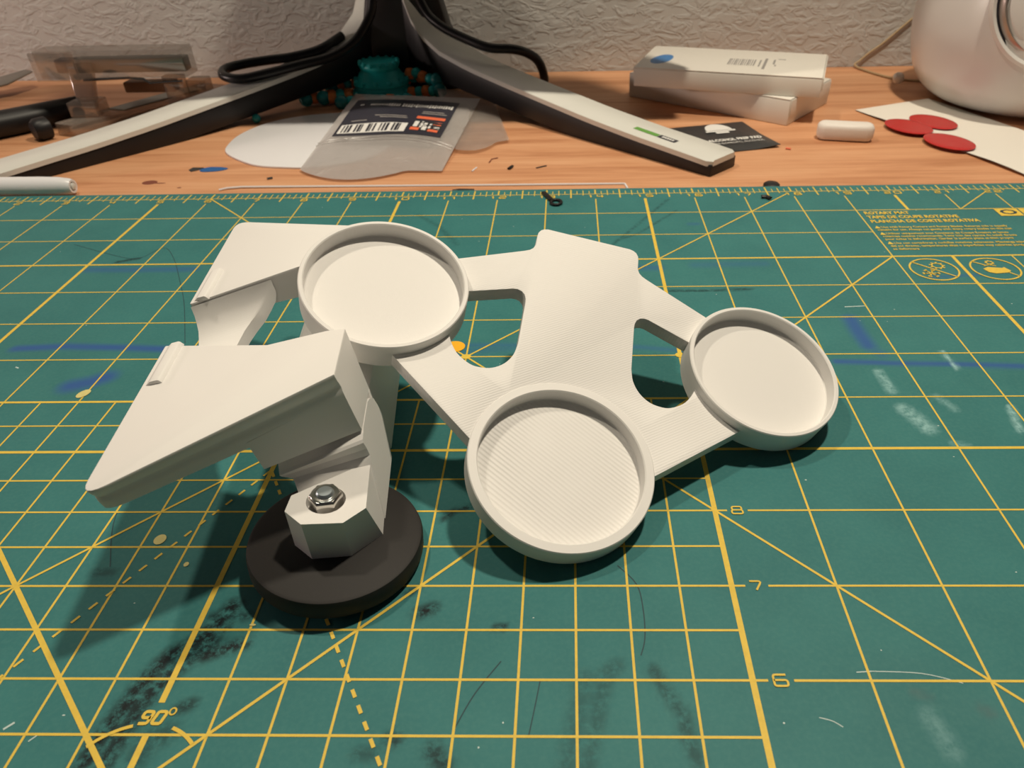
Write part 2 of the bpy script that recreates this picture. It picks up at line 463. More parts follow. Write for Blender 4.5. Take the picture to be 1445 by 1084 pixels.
# ---------------------------------------------------------------- cutting mat
STAINS= [('k',0.1,0.75,[(10.25,6.77),(10.12,6.42),(9.87,6.23),(9.76,5.99),(9.7,5.73),(9.65,5.54),(9.61,5.28)]),('k',0.1,0.7,[(10.2,6.38),(10.01,6.13),(9.87,5.89),(9.82,5.67),(9.8,5.48),(9.78,5.28)]),('k',0.08,0.8,[(10.19,6.23),(10.37,6.31),(10.5,6.36)]),('k',0.05,0.7,[(10.02,6.49),(10.28,6.51)]),('k',0.06,0.6,[(10.09,6.65),(10.43,6.65)]),('k',0.07,0.6,[(10.18,5.73),(10.26,5.77)]),('k',0.12,0.55,[(10.02,5.31),(10.04,5.45),(10.16,5.51)]),('k',0.08,0.8,[(12.04,6.69),(12.15,6.74)]),('k',0.05,0.6,[(11.89,6.91),(11.95,6.95)]),('k',0.06,0.6,[(11.99,5.49),(12.05,5.46)]),('k',0.09,0.6,[(12.36,5.38),(12.45,5.27)]),('k',0.07,0.5,[(11.77,5.35),(11.88,5.35)]),('k',0.05,0.6,[(12.1,7.88),(12.19,8.0),(12.38,8.07)]),('k',0.04,0.7,[(12.77,6.53),(12.85,6.53)]),('k',0.1,0.35,[(13.42,5.25),(13.52,5.74),(13.57,6.0)]),('k',0.08,0.4,[(13.58,5.25),(13.7,5.81),(13.76,6.07),(13.85,6.14)]),('k',0.07,0.55,[(14.17,6.1),(14.28,5.84),(14.38,5.68),(14.38,5.5),(14.44,5.31)]),('k',0.022,0.6,[(13.92,7.25),(14.09,7.02),(14.13,6.73),(14.12,6.42),(14.07,6.24)]),('k',0.022,0.5,[(12.84,6.18),(12.64,5.87),(12.5,5.55)]),('k',0.02,0.4,[(13.19,6.0),(13.15,5.74),(13.11,5.5)]),('k',0.02,0.5,[(4.28,14.86),(5.25,14.39),(5.78,14.24),(6.04,14.67),(6.43,14.22),(6.95,13.28),(7.32,12.56),(7.82,11.41)]),('k',0.02,0.5,[(8.26,9.3),(8.45,8.36),(8.56,7.82),(8.82,7.24)]),('k',0.06,0.5,[(8.71,7.17),(8.87,7.17)]),('k',0.05,0.35,[(10.49,16.05),(10.99,15.46),(11.43,14.67)]),('k',0.03,0.5,[(14.24,14.6),(14.6,15.2),(15.44,16.65)]),('k',0.03,0.5,[(14.29,14.75),(14.72,15.04),(15.56,16.1)]),('k',0.035,0.6,[(15.06,12.87),(15.57,12.86),(16.37,12.89)]),('k',0.05,0.6,[(5.78,14.24),(5.46,14.11)]),('b',0.1,0.75,[(5.35,11.31),(6.04,11.36),(7.02,11.31),(7.66,11.26)]),('b',0.07,0.45,[(7.66,11.26),(9.51,11.33),(12.4,11.3),(14.43,11.22),(15.02,11.12)]),('b',0.07,0.7,[(17.11,10.82),(17.95,10.76),(18.7,10.73),(19.07,10.71),(19.57,10.67)]),('b',0.09,0.5,[(19.02,10.69),(19.57,10.67)]),('b',0.18,0.9,[(6.68,10.36),(6.9,10.44),(7.08,10.57)]),('b',0.14,0.7,[(17.65,11.94),(17.65,11.55),(17.67,11.21)]),('b',0.12,0.4,[(17.66,11.17),(17.79,10.99)]),('b',0.12,0.55,[(5.11,13.82),(5.93,13.8),(6.98,13.8)]),('b',0.12,0.5,[(14.68,13.68),(14.97,13.67)]),('b',0.12,0.3,[(15.58,13.76),(16.78,13.78)]),('b',0.08,0.4,[(15.74,15.45),(15.87,15.45)]),('b',0.15,0.3,[(11.81,11.13),(12.61,11.24)]),('b',0.06,0.5,[(19.38,13.24),(20.13,13.3)]),('w',0.07,0.6,[(17.6,10.56),(17.62,10.13)]),('w',0.11,0.6,[(17.64,9.75),(17.73,9.54),(17.79,9.36)]),('w',0.04,0.7,[(18.64,11.03),(18.66,10.63)]),('w',0.06,0.5,[(18.15,10.0),(18.27,9.73)]),('w',0.05,0.7,[(18.96,9.77),(18.86,9.31)]),('w',0.05,0.45,[(17.97,9.09),(18.12,9.05)]),('w',0.09,0.3,[(16.36,5.69),(16.43,5.4)]),('w',0.01,0.9,[(15.9,6.08),(16.03,6.09)]),('w',0.008,0.6,[(16.03,6.09),(16.45,6.07),(16.76,5.98)]),('w',0.008,0.9,[(15.47,5.67),(15.57,5.64),(15.64,5.59)]),('w',0.02,0.6,[(8.85,5.6),(8.79,5.54)]),('w',0.012,0.8,[(9.06,5.44),(9.11,5.5)]),('w',0.02,0.7,[(17.67,12.3),(17.98,12.32)]),('w',0.02,0.6,[(5.65,10.83),(5.71,10.8)]),('r',0.06,0.6,[(16.32,5.89),(16.42,5.85)]),('r',0.06,0.5,[(16.81,5.75),(16.86,5.71)]),('r',0.5,0.12,[(16.32,5.75),(16.68,5.51)])]
mat_t = thing('cutting_mat', (11.6, 8.5, ZD), 'green cutting mat with yellow inch grid, worn and stained, on the wooden desk', 'cutting mat')
U0, U1, V0, V1 = -0.6, 23.6, -0.4, 17.3
nu, nv = 485, 355
gu = np.linspace(U0, U1, nu); gvv = np.linspace(V0, V1, nv)
GU, GV = np.meshgrid(gu, gvv)
wear = np.zeros((nv, nu, 4), np.float32)
def stroke(ch, w, s, pts):
    pad = w * 2.2
    us = [p[0] for p in pts]; vs = [p[1] for p in pts]
    i0, i1 = np.searchsorted(gu, [min(us) - pad, max(us) + pad]); j0, j1 = np.searchsorted(gvv, [min(vs) - pad, max(vs) + pad])
    if i1 <= i0 or j1 <= j0: return
    X = GU[j0:j1, i0:i1]; Y = GV[j0:j1, i0:i1]; d = np.full(X.shape, 9.0)
    for a, b in zip(pts[:-1], pts[1:]):
        ax, ay = a; bx, by = b; L2 = (bx - ax) ** 2 + (by - ay) ** 2 + 1e-9
        t = np.clip(((X - ax) * (bx - ax) + (Y - ay) * (by - ay)) / L2, 0, 1)
        d = np.minimum(d, np.hypot(X - ax - t * (bx - ax), Y - ay - t * (by - ay)))
    val = min(1.0, s * (1.35 if s >= 0.6 else 1.0)) * np.clip((1.35 if ch != 1 else 1.25) - d / w, 0, 1)
    wear[j0:j1, i0:i1, ch] = np.maximum(wear[j0:j1, i0:i1, ch], val)
scr = MB(); scf = MB()
for ch, w, s, pts in STAINS:
    if ch == 'r':
        stroke(3, w, s, pts); continue
    if w < 0.03:
        (scf if ch == 'w' else scr).strip(catmull([(*p, 0) for p in pts], 5) if len(pts) > 2 else pts, w * (0.5 if ch == 'k' else 1.0), 0.0022)
    else:
        stroke({'k': 0, 'b': 1, 'w': 2}[ch], w, s, pts)
top = MB()
vs = np.stack([GU.ravel(), GV.ravel(), np.zeros(GU.size)], 1)
idx = np.arange(nu * nv).reshape(nv, nu)
fs = np.stack([idx[:-1, :-1], idx[:-1, 1:], idx[1:, 1:], idx[1:, :-1]], -1).reshape(-1, 4)
me = bpy.data.meshes.new('mat_sheet')
allv = np.vstack([vs, [[U0, V0, ZD], [U1, V0, ZD], [U1, V1, ZD], [U0, V1, ZD]]])
allv = (allv - np.array([11.6, 8.5, ZD])) * I
N0 = nu * nv
rim = [list(idx[0, :]) + [N0 + 1, N0], list(idx[:, -1]) + [N0 + 2, N0 + 1], list(idx[-1, ::-1]) + [N0 + 3, N0 + 2], list(idx[::-1, 0]) + [N0, N0 + 3], [N0 + 3, N0 + 2, N0 + 1, N0]]
me.from_pydata(allv.tolist(), [], fs.tolist() + [[int(i) for i in r] for r in rim])
ca = me.color_attributes.new('wear', 'FLOAT_COLOR', 'POINT')
full = np.zeros((N0 + 4, 4), np.float32); full[:N0] = wear.reshape(-1, 4)
ca.data.foreach_set('color', full.ravel())
me.materials.append(M_green)
sheet = bpy.data.objects.new('mat_sheet', me); C.objects.link(sheet); sheet.parent = mat_t

ln = MB(); ZL = 0.003
def hline(v, a, b, w): ln.add([(a, v - w / 2, ZL), (b, v - w / 2, ZL), (b, v + w / 2, ZL), (a, v + w / 2, ZL)], [[0, 1, 2, 3]])
def vline(u, a, b, w): ln.add([(u - w / 2, a, ZL - 0.0006), (u + w / 2, a, ZL - 0.0006), (u + w / 2, b, ZL - 0.0006), (u - w / 2, b, ZL - 0.0006)], [[0, 1, 2, 3]])
TH, TK = 0.023, 0.055
for u in range(0, 24):
    w = TK if u % 5 == 0 else TH
    if u == 10: vline(u, 5.78, 16.74, w); vline(u, 0, 5.50, w)
    elif u >= 20: vline(u, 0, 14, w); vline(u, 16, 16.74, w)
    else: vline(u, 0, 16.74, w)
for k in range(0, 15): vline(k + 0.5, 0, 10, TH)
for v in range(0, 17):
    w = 0.044 if v % 5 == 4 else (0.04 if v == 10 else TH)
    e = 19 if v == 15 else 23
    if 1 <= v <= 8: hline(v, 0, 15.13, w if v != 10 else 0.04); hline(v, 15.35, e, w if v != 10 else TH)
    elif v == 10: hline(v, 0, 15, 0.04); hline(v, 15, e, TH)
    else: hline(v, 0, e, w)
for k in range(0, 10): hline(k + 0.5, 0, 15, TH)
hline(17, -0.1, 23.1, 0.022)
for k in range(0, 23 * 8 + 1):
    u = k / 8
    if k % 8 == 0: vline(u, 17, 17.24, 0.03)
    elif k % 4 == 0: vline(u, 16.80, 17.24, 0.028)
    elif k % 2 == 0: vline(u, 16.93, 17.20, 0.018)
    else: vline(u, 17.0, 17.16, 0.016)
DG = [0]
def diag(a, b, w): DG[0] += 1; ln.strip([a, b], w, ZL + 0.0005 * DG[0])
diag((6, 17), (18.9, 4.1), TH + 0.004)
diag((9, 4), (19, 14), TH + 0.006)
diag((5, 4), (17.88, 16.88), TH + 0.004)
diag((21, 16), (21.85, 16.85), TH)
diag((7.4, 7.6), (11.2, 3.8), 0.046)
def dashes(a, b, n, w):
    a = Vector(a); b = Vector(b)
    for k in range(n):
        ln.strip([a.lerp(b, (k + 0.0) / n), a.lerp(b, (k + 0.5) / n)], w, ZL + 0.0030)
dashes((9.98, 8.64), (7.6, 4.5), 27, 0.026)
dashes((10.02, 8.62), (12.5, 4.33), 30, 0.032)
for a0, a1 in ((46, 71), (104, 138)):
    ln.strip([(10 + 0.59 * math.cos(math.radians(t)), 5 + 0.59 * math.sin(math.radians(t))) for t in np.linspace(a0, a1, 9)], 0.03, ZL + 0.0034)
for p in ((12, 11), (15, 11)): ln.disc(*p, 0.07, 0.06, ZL + 0.0040)
part('printed_grid', ln, M_yellow, mat_t, world=True, smooth=0, bevel=-1)

ZT = 0.0072
GL = {'0': [[(0, 0), (1, 0), (1, 1), (0, 1), (0, 0)]], '1': [[(0.25, 0.8), (0.55, 1), (0.55, 0)]], '2': [[(0, 1), (1, 1), (1, 0.5), (0, 0.5), (0, 0), (1, 0)]],
      '3': [[(0, 1), (1, 1), (1, 0), (0, 0)], [(0.2, 0.5), (1, 0.5)]], '4': [[(0, 1), (0, 0.4), (1, 0.4)], [(0.75, 1), (0.75, 0)]], '5': [[(1, 1), (0, 1), (0, 0.5), (1, 0.5), (1, 0), (0, 0)]],
      '6': [[(0.95, 1), (0, 1), (0, 0), (1, 0), (1, 0.52), (0, 0.52)]], '7': [[(0, 1), (1, 1), (0.45, 0)]], '8': [[(0.06, 0.52), (0.06, 1), (0.94, 1), (0.94, 0.52), (0.06, 0.52)], [(0, 0.52), (1, 0.52), (1, 0), (0, 0), (0, 0.52)]],
      '9': [[(0.05, 0), (1, 0), (1, 1), (0, 1), (0, 0.48), (1, 0.48)]]}
def digit(mb, ch, x, y, w, h, sw, sh=0.0):
    for kz, st_ in enumerate(GL[ch]):
        close = st_[0] == st_[-1]; pp_ = st_[:-1] if close else st_
        q = [(x + (px - 0.5) * w + sh * (py - 0.5) * h, y + (py - 0.5) * h) for px, py in pp_]
        rr_ = [0.022 * h / 0.11] * len(q)
        if not close: rr_[0] = rr_[-1] = 0
        mb.strip(rounded(q, rr_, 3), sw, ZT + 0.0006 * kz, close)
def flush(name):
    global tx
    o = part(name, tx, M_yellow, mat_t, world=True, smooth=0, bevel=-1)
    tx = MB()
    return o
tx = MB()
for n in range(1, 23):
    s = str(n)
    if len(s) == 1: digit(tx, s, n, 16.87, 0.12, 0.12, 0.026)
    else: digit(tx, s[0], n - 0.10, 16.87, 0.11, 0.12, 0.026); digit(tx, s[1], n + 0.10, 16.87, 0.13, 0.12, 0.026)
    flush('ruler_number')
for n in range(1, 9): digit(tx, str(n), 15.235, n, 0.115, 0.105, 0.019); flush('row_number')
digit(tx, '9', 9.935, 5.645, 0.075, 0.105, 0.028, 0.25); digit(tx, '0', 10.045, 5.645, 0.075, 0.105, 0.028, 0.25)
tx.strip([(10.135 + 0.026 * math.cos(t), 5.70 + 0.03 * math.sin(t)) for t in np.linspace(0, 2 * PI, 13)[:-1]], 0.014, ZT, True)
flush('angle_number')
for i, s in enumerate(('ROTARY MAT', 'TAPIS DE COUPE ROTATIVE', 'PLANCHA DE CORTE ROTATIVA')):
    text_into(tx, s, 19.10, 15.84 - 0.195 * i, ZT, 0.175, align='LEFT', xs=0.78, fat=0.006); flush('printed_heading')
para = ['Use with Rotary Cutters and Rotary Blades. Reverse side is equally', 'suitable for use. Always cut gently with sharp rotary blades on this mat',
        'Utiliser uniquement avec Couteaux de Coupe Rotative et lames', 'rotatives comme recommande. Tenir loin des rayons du soleil directs',
        'pour eviter la deformation. Garder la surface plane et bien propre',
        'Use con cortadores y cuchillas rotativas solamente. Mantenga lejos', 'del sol directo, temperaturas altas o superficies muy calientes porque',
        'se deformara']
yy = 15.19
for i, s in enumerate(para):
    if i in (2, 5): yy -= 0.045
    text_into(tx, s, 19.10 + (0.10 if i in (0, 2, 5) else 0.0), yy, ZT, 0.105, align='LEFT', xs=0.80, fat=0.002)
    yy -= 0.118; flush('printed_text_line')
for y in (15.19, 14.91, 14.52): tx.add([(19.08, y - 0.05, ZT), (19.19, y - 0.05, ZT), (19.135, y + 0.06, ZT)], [[0, 1, 2]]); flush('warning_triangle')
for cx in (19.50, 20.50):
    tx.strip([(cx + 0.38 * math.cos(t), 13.5 + 0.38 * math.sin(t)) for t in np.linspace(0, 2 * PI, 49)[:-1]], 0.030, ZT, True)
tx.strip([(19.23, 13.77), (19.77, 13.23)], 0.028, ZT); tx.strip([(20.23, 13.77), (20.40, 13.62)], 0.026, ZT); tx.strip([(20.66, 13.37), (20.77, 13.23)], 0.026, ZT)
def gear(cx, cy, r, n=9):
    tx.strip([(cx + r * math.cos(t), cy + r * math.sin(t)) for t in np.linspace(0, 2 * PI, 25)[:-1]], 0.022, ZT, True)
    for k in range(n):
        t = 2 * PI * k / n; tx.strip([(cx + r * 1.15 * math.cos(t), cy + r * 1.15 * math.sin(t)), (cx + r * 1.5 * math.cos(t), cy + r * 1.5 * math.sin(t))], 0.03, ZT)
gear(19.60, 13.63, 0.085); gear(20.50, 13.72, 0.05, 8)
for k in range(3):
    t = PI * k / 3; c, s = 0.14 * math.cos(t), 0.14 * math.sin(t)
    tx.strip([(19.40 - c, 13.36 - s), (19.40 + c, 13.36 + s)], 0.022, ZT)
    for q in (-1, 1):
        for dd in (-0.5, 0.5):
            bx, by = 19.40 + q * c * 0.6, 13.36 + q * s * 0.6
            tx.strip([(bx, by), (bx + q * 0.06 * math.cos(t + dd), by + q * 0.06 * math.sin(t + dd))], 0.018, ZT)
tx.add([(x, y, ZT) for x, y in [(20.30, 13.50), (20.40, 13.56), (20.62, 13.52), (20.66, 13.55), (20.72, 13.42), (20.66, 13.36), (20.44, 13.33), (20.34, 13.38)]], [list(range(8))])
tx.strip([(20.36, 13.60), (20.45, 13.64), (20.56, 13.60)], 0.02, ZT)
o_ = flush('warning_pictograms'); o_['kind'] = 'stuff'
ob = MB()
for u in (21.60, 22.06): ob.add([(u, 15.64, ZT), (u + 0.43, 15.64, ZT), (u + 0.43, 15.97, ZT), (u, 15.97, ZT)], [[0, 1, 2, 3]])
part('brand_box', ob, M_yellow, mat_t, world=True, smooth=0, bevel=-1)
ob = MB(); text_into(ob, 'O', 21.815, 15.805, ZT + 0.001, 0.30, xs=1.35, fat=0.008); text_into(ob, 'L', 22.275, 15.805, ZT + 0.001, 0.30, xs=1.35, fat=0.008)
part('brand_letter', ob, M_scratch, mat_t, world=True, smooth=0, bevel=-1)
for x, y, rx, ry, ro in ((9.168, 7.60, 0.062, 0.07, 0), (9.585, 7.268, 0.025, 0.03, 0), (10.51, 6.55, 0.03, 0.012, 0), (6.97, 10.18, 0.07, 0.10, -0.5)):
    part('pale_dot', MB().disc(x, y, rx, ry, ZT, rot=ro), M_paleyel, mat_t, world=True, smooth=0, bevel=-1)
pd = MB(); pd.disc(11.80, 11.26, 0.155, 0.145, ZT + 0.001)
part('orange_dot', pd, M_dot, mat_t, world=True, smooth=0, bevel=-1)
o_ = part('knife_scratches', scr, M_scratch, mat_t, world=True, smooth=0, bevel=-1); o_['kind'] = 'stuff'
o_ = part('pale_scratches', scf, M_scuff, mat_t, world=True, smooth=0, bevel=-1); o_['kind'] = 'stuff'
sp = MB()
for k in range(70):
    u, v = random.uniform(4, 22), random.uniform(4.5, 16.5)
    sp.disc(u, v, random.uniform(0.006, 0.014), random.uniform(0.005, 0.010), 0.0022, 6)
o_ = part('pale_specks', sp, M_scuff, mat_t, world=True, smooth=0, bevel=-1); o_['kind'] = 'stuff'

# ---------------------------------------------------------------- three-cup tray
E1 = (0.9666285, -0.02389171, -0.25506572); E2 = (0.10410715, 0.94635674, 0.30589315); EN = (0.23407485, -0.32223921, 0.9172627)
TO = (13.588687, 9.702476, 1.28944)
tray = thing('cup_tray', TO, 'white 3D-printed tray plate joining three round cups, leaning on the bracket', 'tray', (E1, E2, EN))
def arc(cx, cy, r, a0, a1, n): return [(cx + r * math.cos(math.radians(a0 + (a1 - a0) * k / n)), cy + r * math.sin(math.radians(a0 + (a1 - a0) * k / n))) for k in range(n + 1)]
RX = 2.274; RC = 0.925; MY = -1.772
half = arc(RX, 0, RC, -107.5, -153.0, 12)
half += catmull([(1.45, -0.43, 0), (1.395, -0.56, 0), (1.30, -0.69, 0), (1.15, -0.785, 0), (1.03, -0.80, 0), (0.90, -0.77, 0), (0.78, -0.675, 0), (0.70, -0.53, 0), (0.672, -0.36, 0)], 4)[1:]
half += [(0.672, 0.26), (0.678, 0.33), (0.70, 0.39), (0.74, 0.43), (0.79, 0.446), (0.84, 0.44)]
half += arc(RX, 0, RC, 165.8, 133.2, 10)
half += [(0.80, 1.105), (0.735, 1.145), (0.695, 1.19), (0.672, 1.26), (0.672, 1.42), (0.665, 1.485), (0.64, 1.535), (0.60, 1.567), (0.55, 1.582)]
half = [(p[0], p[1]) for p in half]
outl = half + [(-x, y) for x, y in half[::-1]] + arc(0, MY, 0.965, 177.6, 2.4, 40)
pl = MB().prism(outl, -0.125 - 0.19, -0.125)
part('plate', pl, M_plate, tray, bevel=0.008, smooth=30)
def cup(r, ri, depth, floor, x, y, z):
    return MB().lathe([(0, -depth), (r - 0.02, -depth), (r, -depth + 0.02), (r, -0.012), (r - 0.010, 0), (ri + 0.012, 0), (ri, -0.012), (ri, -floor + 0.012), (ri - 0.012, -floor), (0, -floor)], 128, (x, y, z))
part('cup', cup(0.942, 0.885, 0.35, 0.20, -RX, 0, 0), M_white, tray, smooth=30, label='cup at the raised end, resting on the bracket')
part('cup', cup(0.942, 0.885, 0.35, 0.20, RX, 0, 0), M_white, tray, smooth=30, label='cup at the far lower end')
cm = part('cup', cup(0.992, 0.885, 0.27, 0.185, 0.006, MY, -0.113), M_white, tray, smooth=30, label='middle cup with rippled floor')
cm.data.materials.append(M_ripple)
for p in cm.data.polygons:
    if p.center.z > (-0.113 - 0.187) * I and p.normal.z > 0.9 and math.hypot(p.center.x / I - 0.006, p.center.y / I - MY) < 0.87: p.material_index = 1

# ---------------------------------------------------------------- bracket on magnet feet
AA = (0.98234358, 0.10897718, 0.1520693); BB = (-0.11271982, 0.99349498, 0.01618548); UU = (-0.14931624, -0.03304093, 0.9882373)
BO = (11.35592374, 9.53271748, 0.31150741)
br = thing('twin_arm_bracket', BO, 'white 3D-printed two-armed bracket bolted to black round magnet feet', 'bracket', (AA, BB, UU))
TOPC = 1.634
def fl(a): return -1.61 + 0.54 * a                         # front edge of the front arm, a <= 0
front = [(-1.99, -0.43), (-0.80, -0.835), (-0.2, -0.79), (0, -0.82), (0, -1.61), (-1.99, fl(-1.99))]
def arm(sgn):
    if sgn > 0: p = front; q = rounded(p, [0.02, 0.03, 0.02, 0, 0, 0.14])
    else: p = [(-1.99, -0.43), (-0.80, -0.835), (-0.52, -0.85), (-0.03, -1.33), (0, -1.61), (-1.99, fl(-1.99))]; q = rounded(p, [0.02, 0.03, 0.02, 0, 0, 0.14])
    def inset(d): return [(x, y + (d if y < -1.0 and abs(y - fl(x)) < 0.30 else 0)) for x, y in q]
    m = MB()
    def cz(x, c): return TOPC - (TOPC - c) * (1.0 - 0.36 * min(1, max(0, (-0.84 - x) / 1.15)))
    L = [[(x, sgn * y, cz(x, c)) for x, y in inset(d)] for c, d in ((1.25, under(1.25)), (1.30, under(1.30)), (1.36, under(1.36)), (1.42, under(1.42) + 0.008), (1.46, under(1.46) + 0.022), (1.50, under(1.50) + 0.014), (1.55, under(1.55)), (1.60, 0.0), (TOPC, 0.0))]
    return m.loft(L)
def under(c): return 0.115 * (TOPC - c)                    # the outer faces lean inwards going down
for sgn in (1, -1):
    part('arm', arm(sgn), M_bracket, br, bevel=0.010, smooth=40, top_only=1.62)
    bk_ = [(0, -0.83), (-0.2, -0.80), (-0.84, -0.822)] if sgn > 0 else [(-0.03, -1.34), (-0.53, -0.86), (-0.84, -0.822)]
    lo = []
    for top in (0, 1):
        lp = []
        for x, y in [(-0.84, None), (-0.001, None)] + bk_:
            c = 1.37 if top else 0.868 + 0.13 * (-x / 0.84)
            lp.append((x, sgn * (y if y is not None else fl(x) + under(c) + 0.0015), c))
        lo.append(lp)
    dm = MB().loft(lo)
    part('arm_rib', dm, M_bracket, br, smooth=30)
    rd = MB(); b0, b1 = (-1.16, -0.47)
    pr = [(-1.965, -0.01), (-1.89, 0.038), (-1.815, 0.042), (-1.80, 0.036), (-1.77, -0.01)]
    rd.loft([[(x, sgn * b0, TOPC + z) for x, z in pr], [(x, sgn * b1, TOPC + z) for x, z in pr]])
    part('stop_ridge', rd, M_bracket, br, bevel=0.006, smooth=30)
# curved saddle between the two arms
prof = [(0.0, 1.20), (0.13, 1.225), (0.22, 1.275), (0.30, 1.335), (0.35, 1.41), (0.39, 1.49), (0.405, 1.56), (0.41, 1.60)]
sd = MB(); na = 14; rows = []
pp = [(-p, c) for p, c in prof[:0:-1]] + prof
for i in range(na + 1):
    row = []
    for p, c in pp:
        k = abs(p) / 0.41
        a = -1.985 + (i / na) * (0.46 + 0.42 * k ** 2)
        hw = 0.43 + max(0, (a + 1.99)) * (0.405 / 1.19)
        sg = 1 if p >= 0 else -1
        b = sg * (hw - (0.43 - abs(p)) * (0.25 + 0.75 * (1 if abs(p) > 0.001 else 1))) if abs(p) > 1e-6 else 0.0
        row.append((a, b, c))
    rows.append(row)
n = len(pp)
vs = [q for r in rows for q in r] + [(x, y * 1.0, z - 0.16) for r in rows for x, y, z in r]
off = (na + 1) * n; fs = []
for i in range(na):
    for j in range(n - 1):
        k = i * n + j; fs.append([k, k + 1, k + n + 1, k + n]); fs.append([off + k, off + k + n, off + k + n + 1, off + k + 1])
for i in range(na):
    for j in (0, n - 1): k = i * n + j; fs.append([k, k + n, off + k + n, off + k])
for j in range(n - 1):
    for i in (0, na): k = i * n + j; fs.append([k, k + 1, off + k + 1, off + k])
sd.add(vs, fs)
part('saddle', sd, M_bracket, br, smooth=40)
# spine wall joining the feet
sp_p = [(-0.03, -0.03), (-0.03, 0.80), (-0.08, 0.84), (-0.40, 0.98), (-0.68, 1.10), (-0.84, 1.07), (-0.95, 0.95), (-0.90, 0.60), (-0.62, -0.03)]
sp_ = MB().loft([[(a, b, c) for a, c in sp_p] for b in (-0.80, 0.80)])
part('spine', sp_, M_bracket, br, bevel=0.01, smooth=40)

# feet: everything in the frame of the magnet disc, then mapped into the bracket's frame
Vv = Vector
DN = Vv((0.0787, 0.0203, 0.9967)).normalized(); DX = Vv((0.99689829, -0.00160258, -0.07868434)); DY = DN.cross(DX)
DC = Vv((11.137, 7.377, 0.314))
def d2b(x, y, z, sgn=1):
    w = DC + DX * x + DY * y + DN * z - Vv(BO)
    a, b, c = w.dot(Vv(AA)), w.dot(Vv(BB)), w.dot(Vv(UU))
    return (a, b * sgn, c)
def ray_poly(cx, cy, ang, poly):
    dx, dy = math.cos(ang), math.sin(ang); best = None
    for i in range(len(poly)):
        ax, ay = poly[i]; bx, by = poly[(i + 1) % len(poly)]
        ex, ey = bx - ax, by - ay; den = dx * ey - dy * ex
        if abs(den) < 1e-9: continue
        t = ((ax - cx) * ey - (ay - cy) * ex) / den; u = ((ax - cx) * dy - (ay - cy) * dx) / den
        if t > 0 and -1e-6 <= u <= 1 + 1e-6 and (best is None or t < best): best = t
    return (cx + dx * best, cy + dy * best)
P = [(0.262, 0.549), (0.363, -0.119), (0.199, -0.326), (-0.171, -0.373), (-0.365, -0.221), (-0.367, -0.011)]
Q = [(0.366, 0.640), (0.455, 0.037), (0.212, -0.261), (-0.144, -0.325), (-0.355, -0.165), (-0.367, 0.10)]
HC = (-0.030, -0.045); HH = 0.509
angs = sorted([2 * PI * k / 48 - PI for k in range(48)] + [math.atan2(y - HC[1], x - HC[0]) for x, y in P + Q])
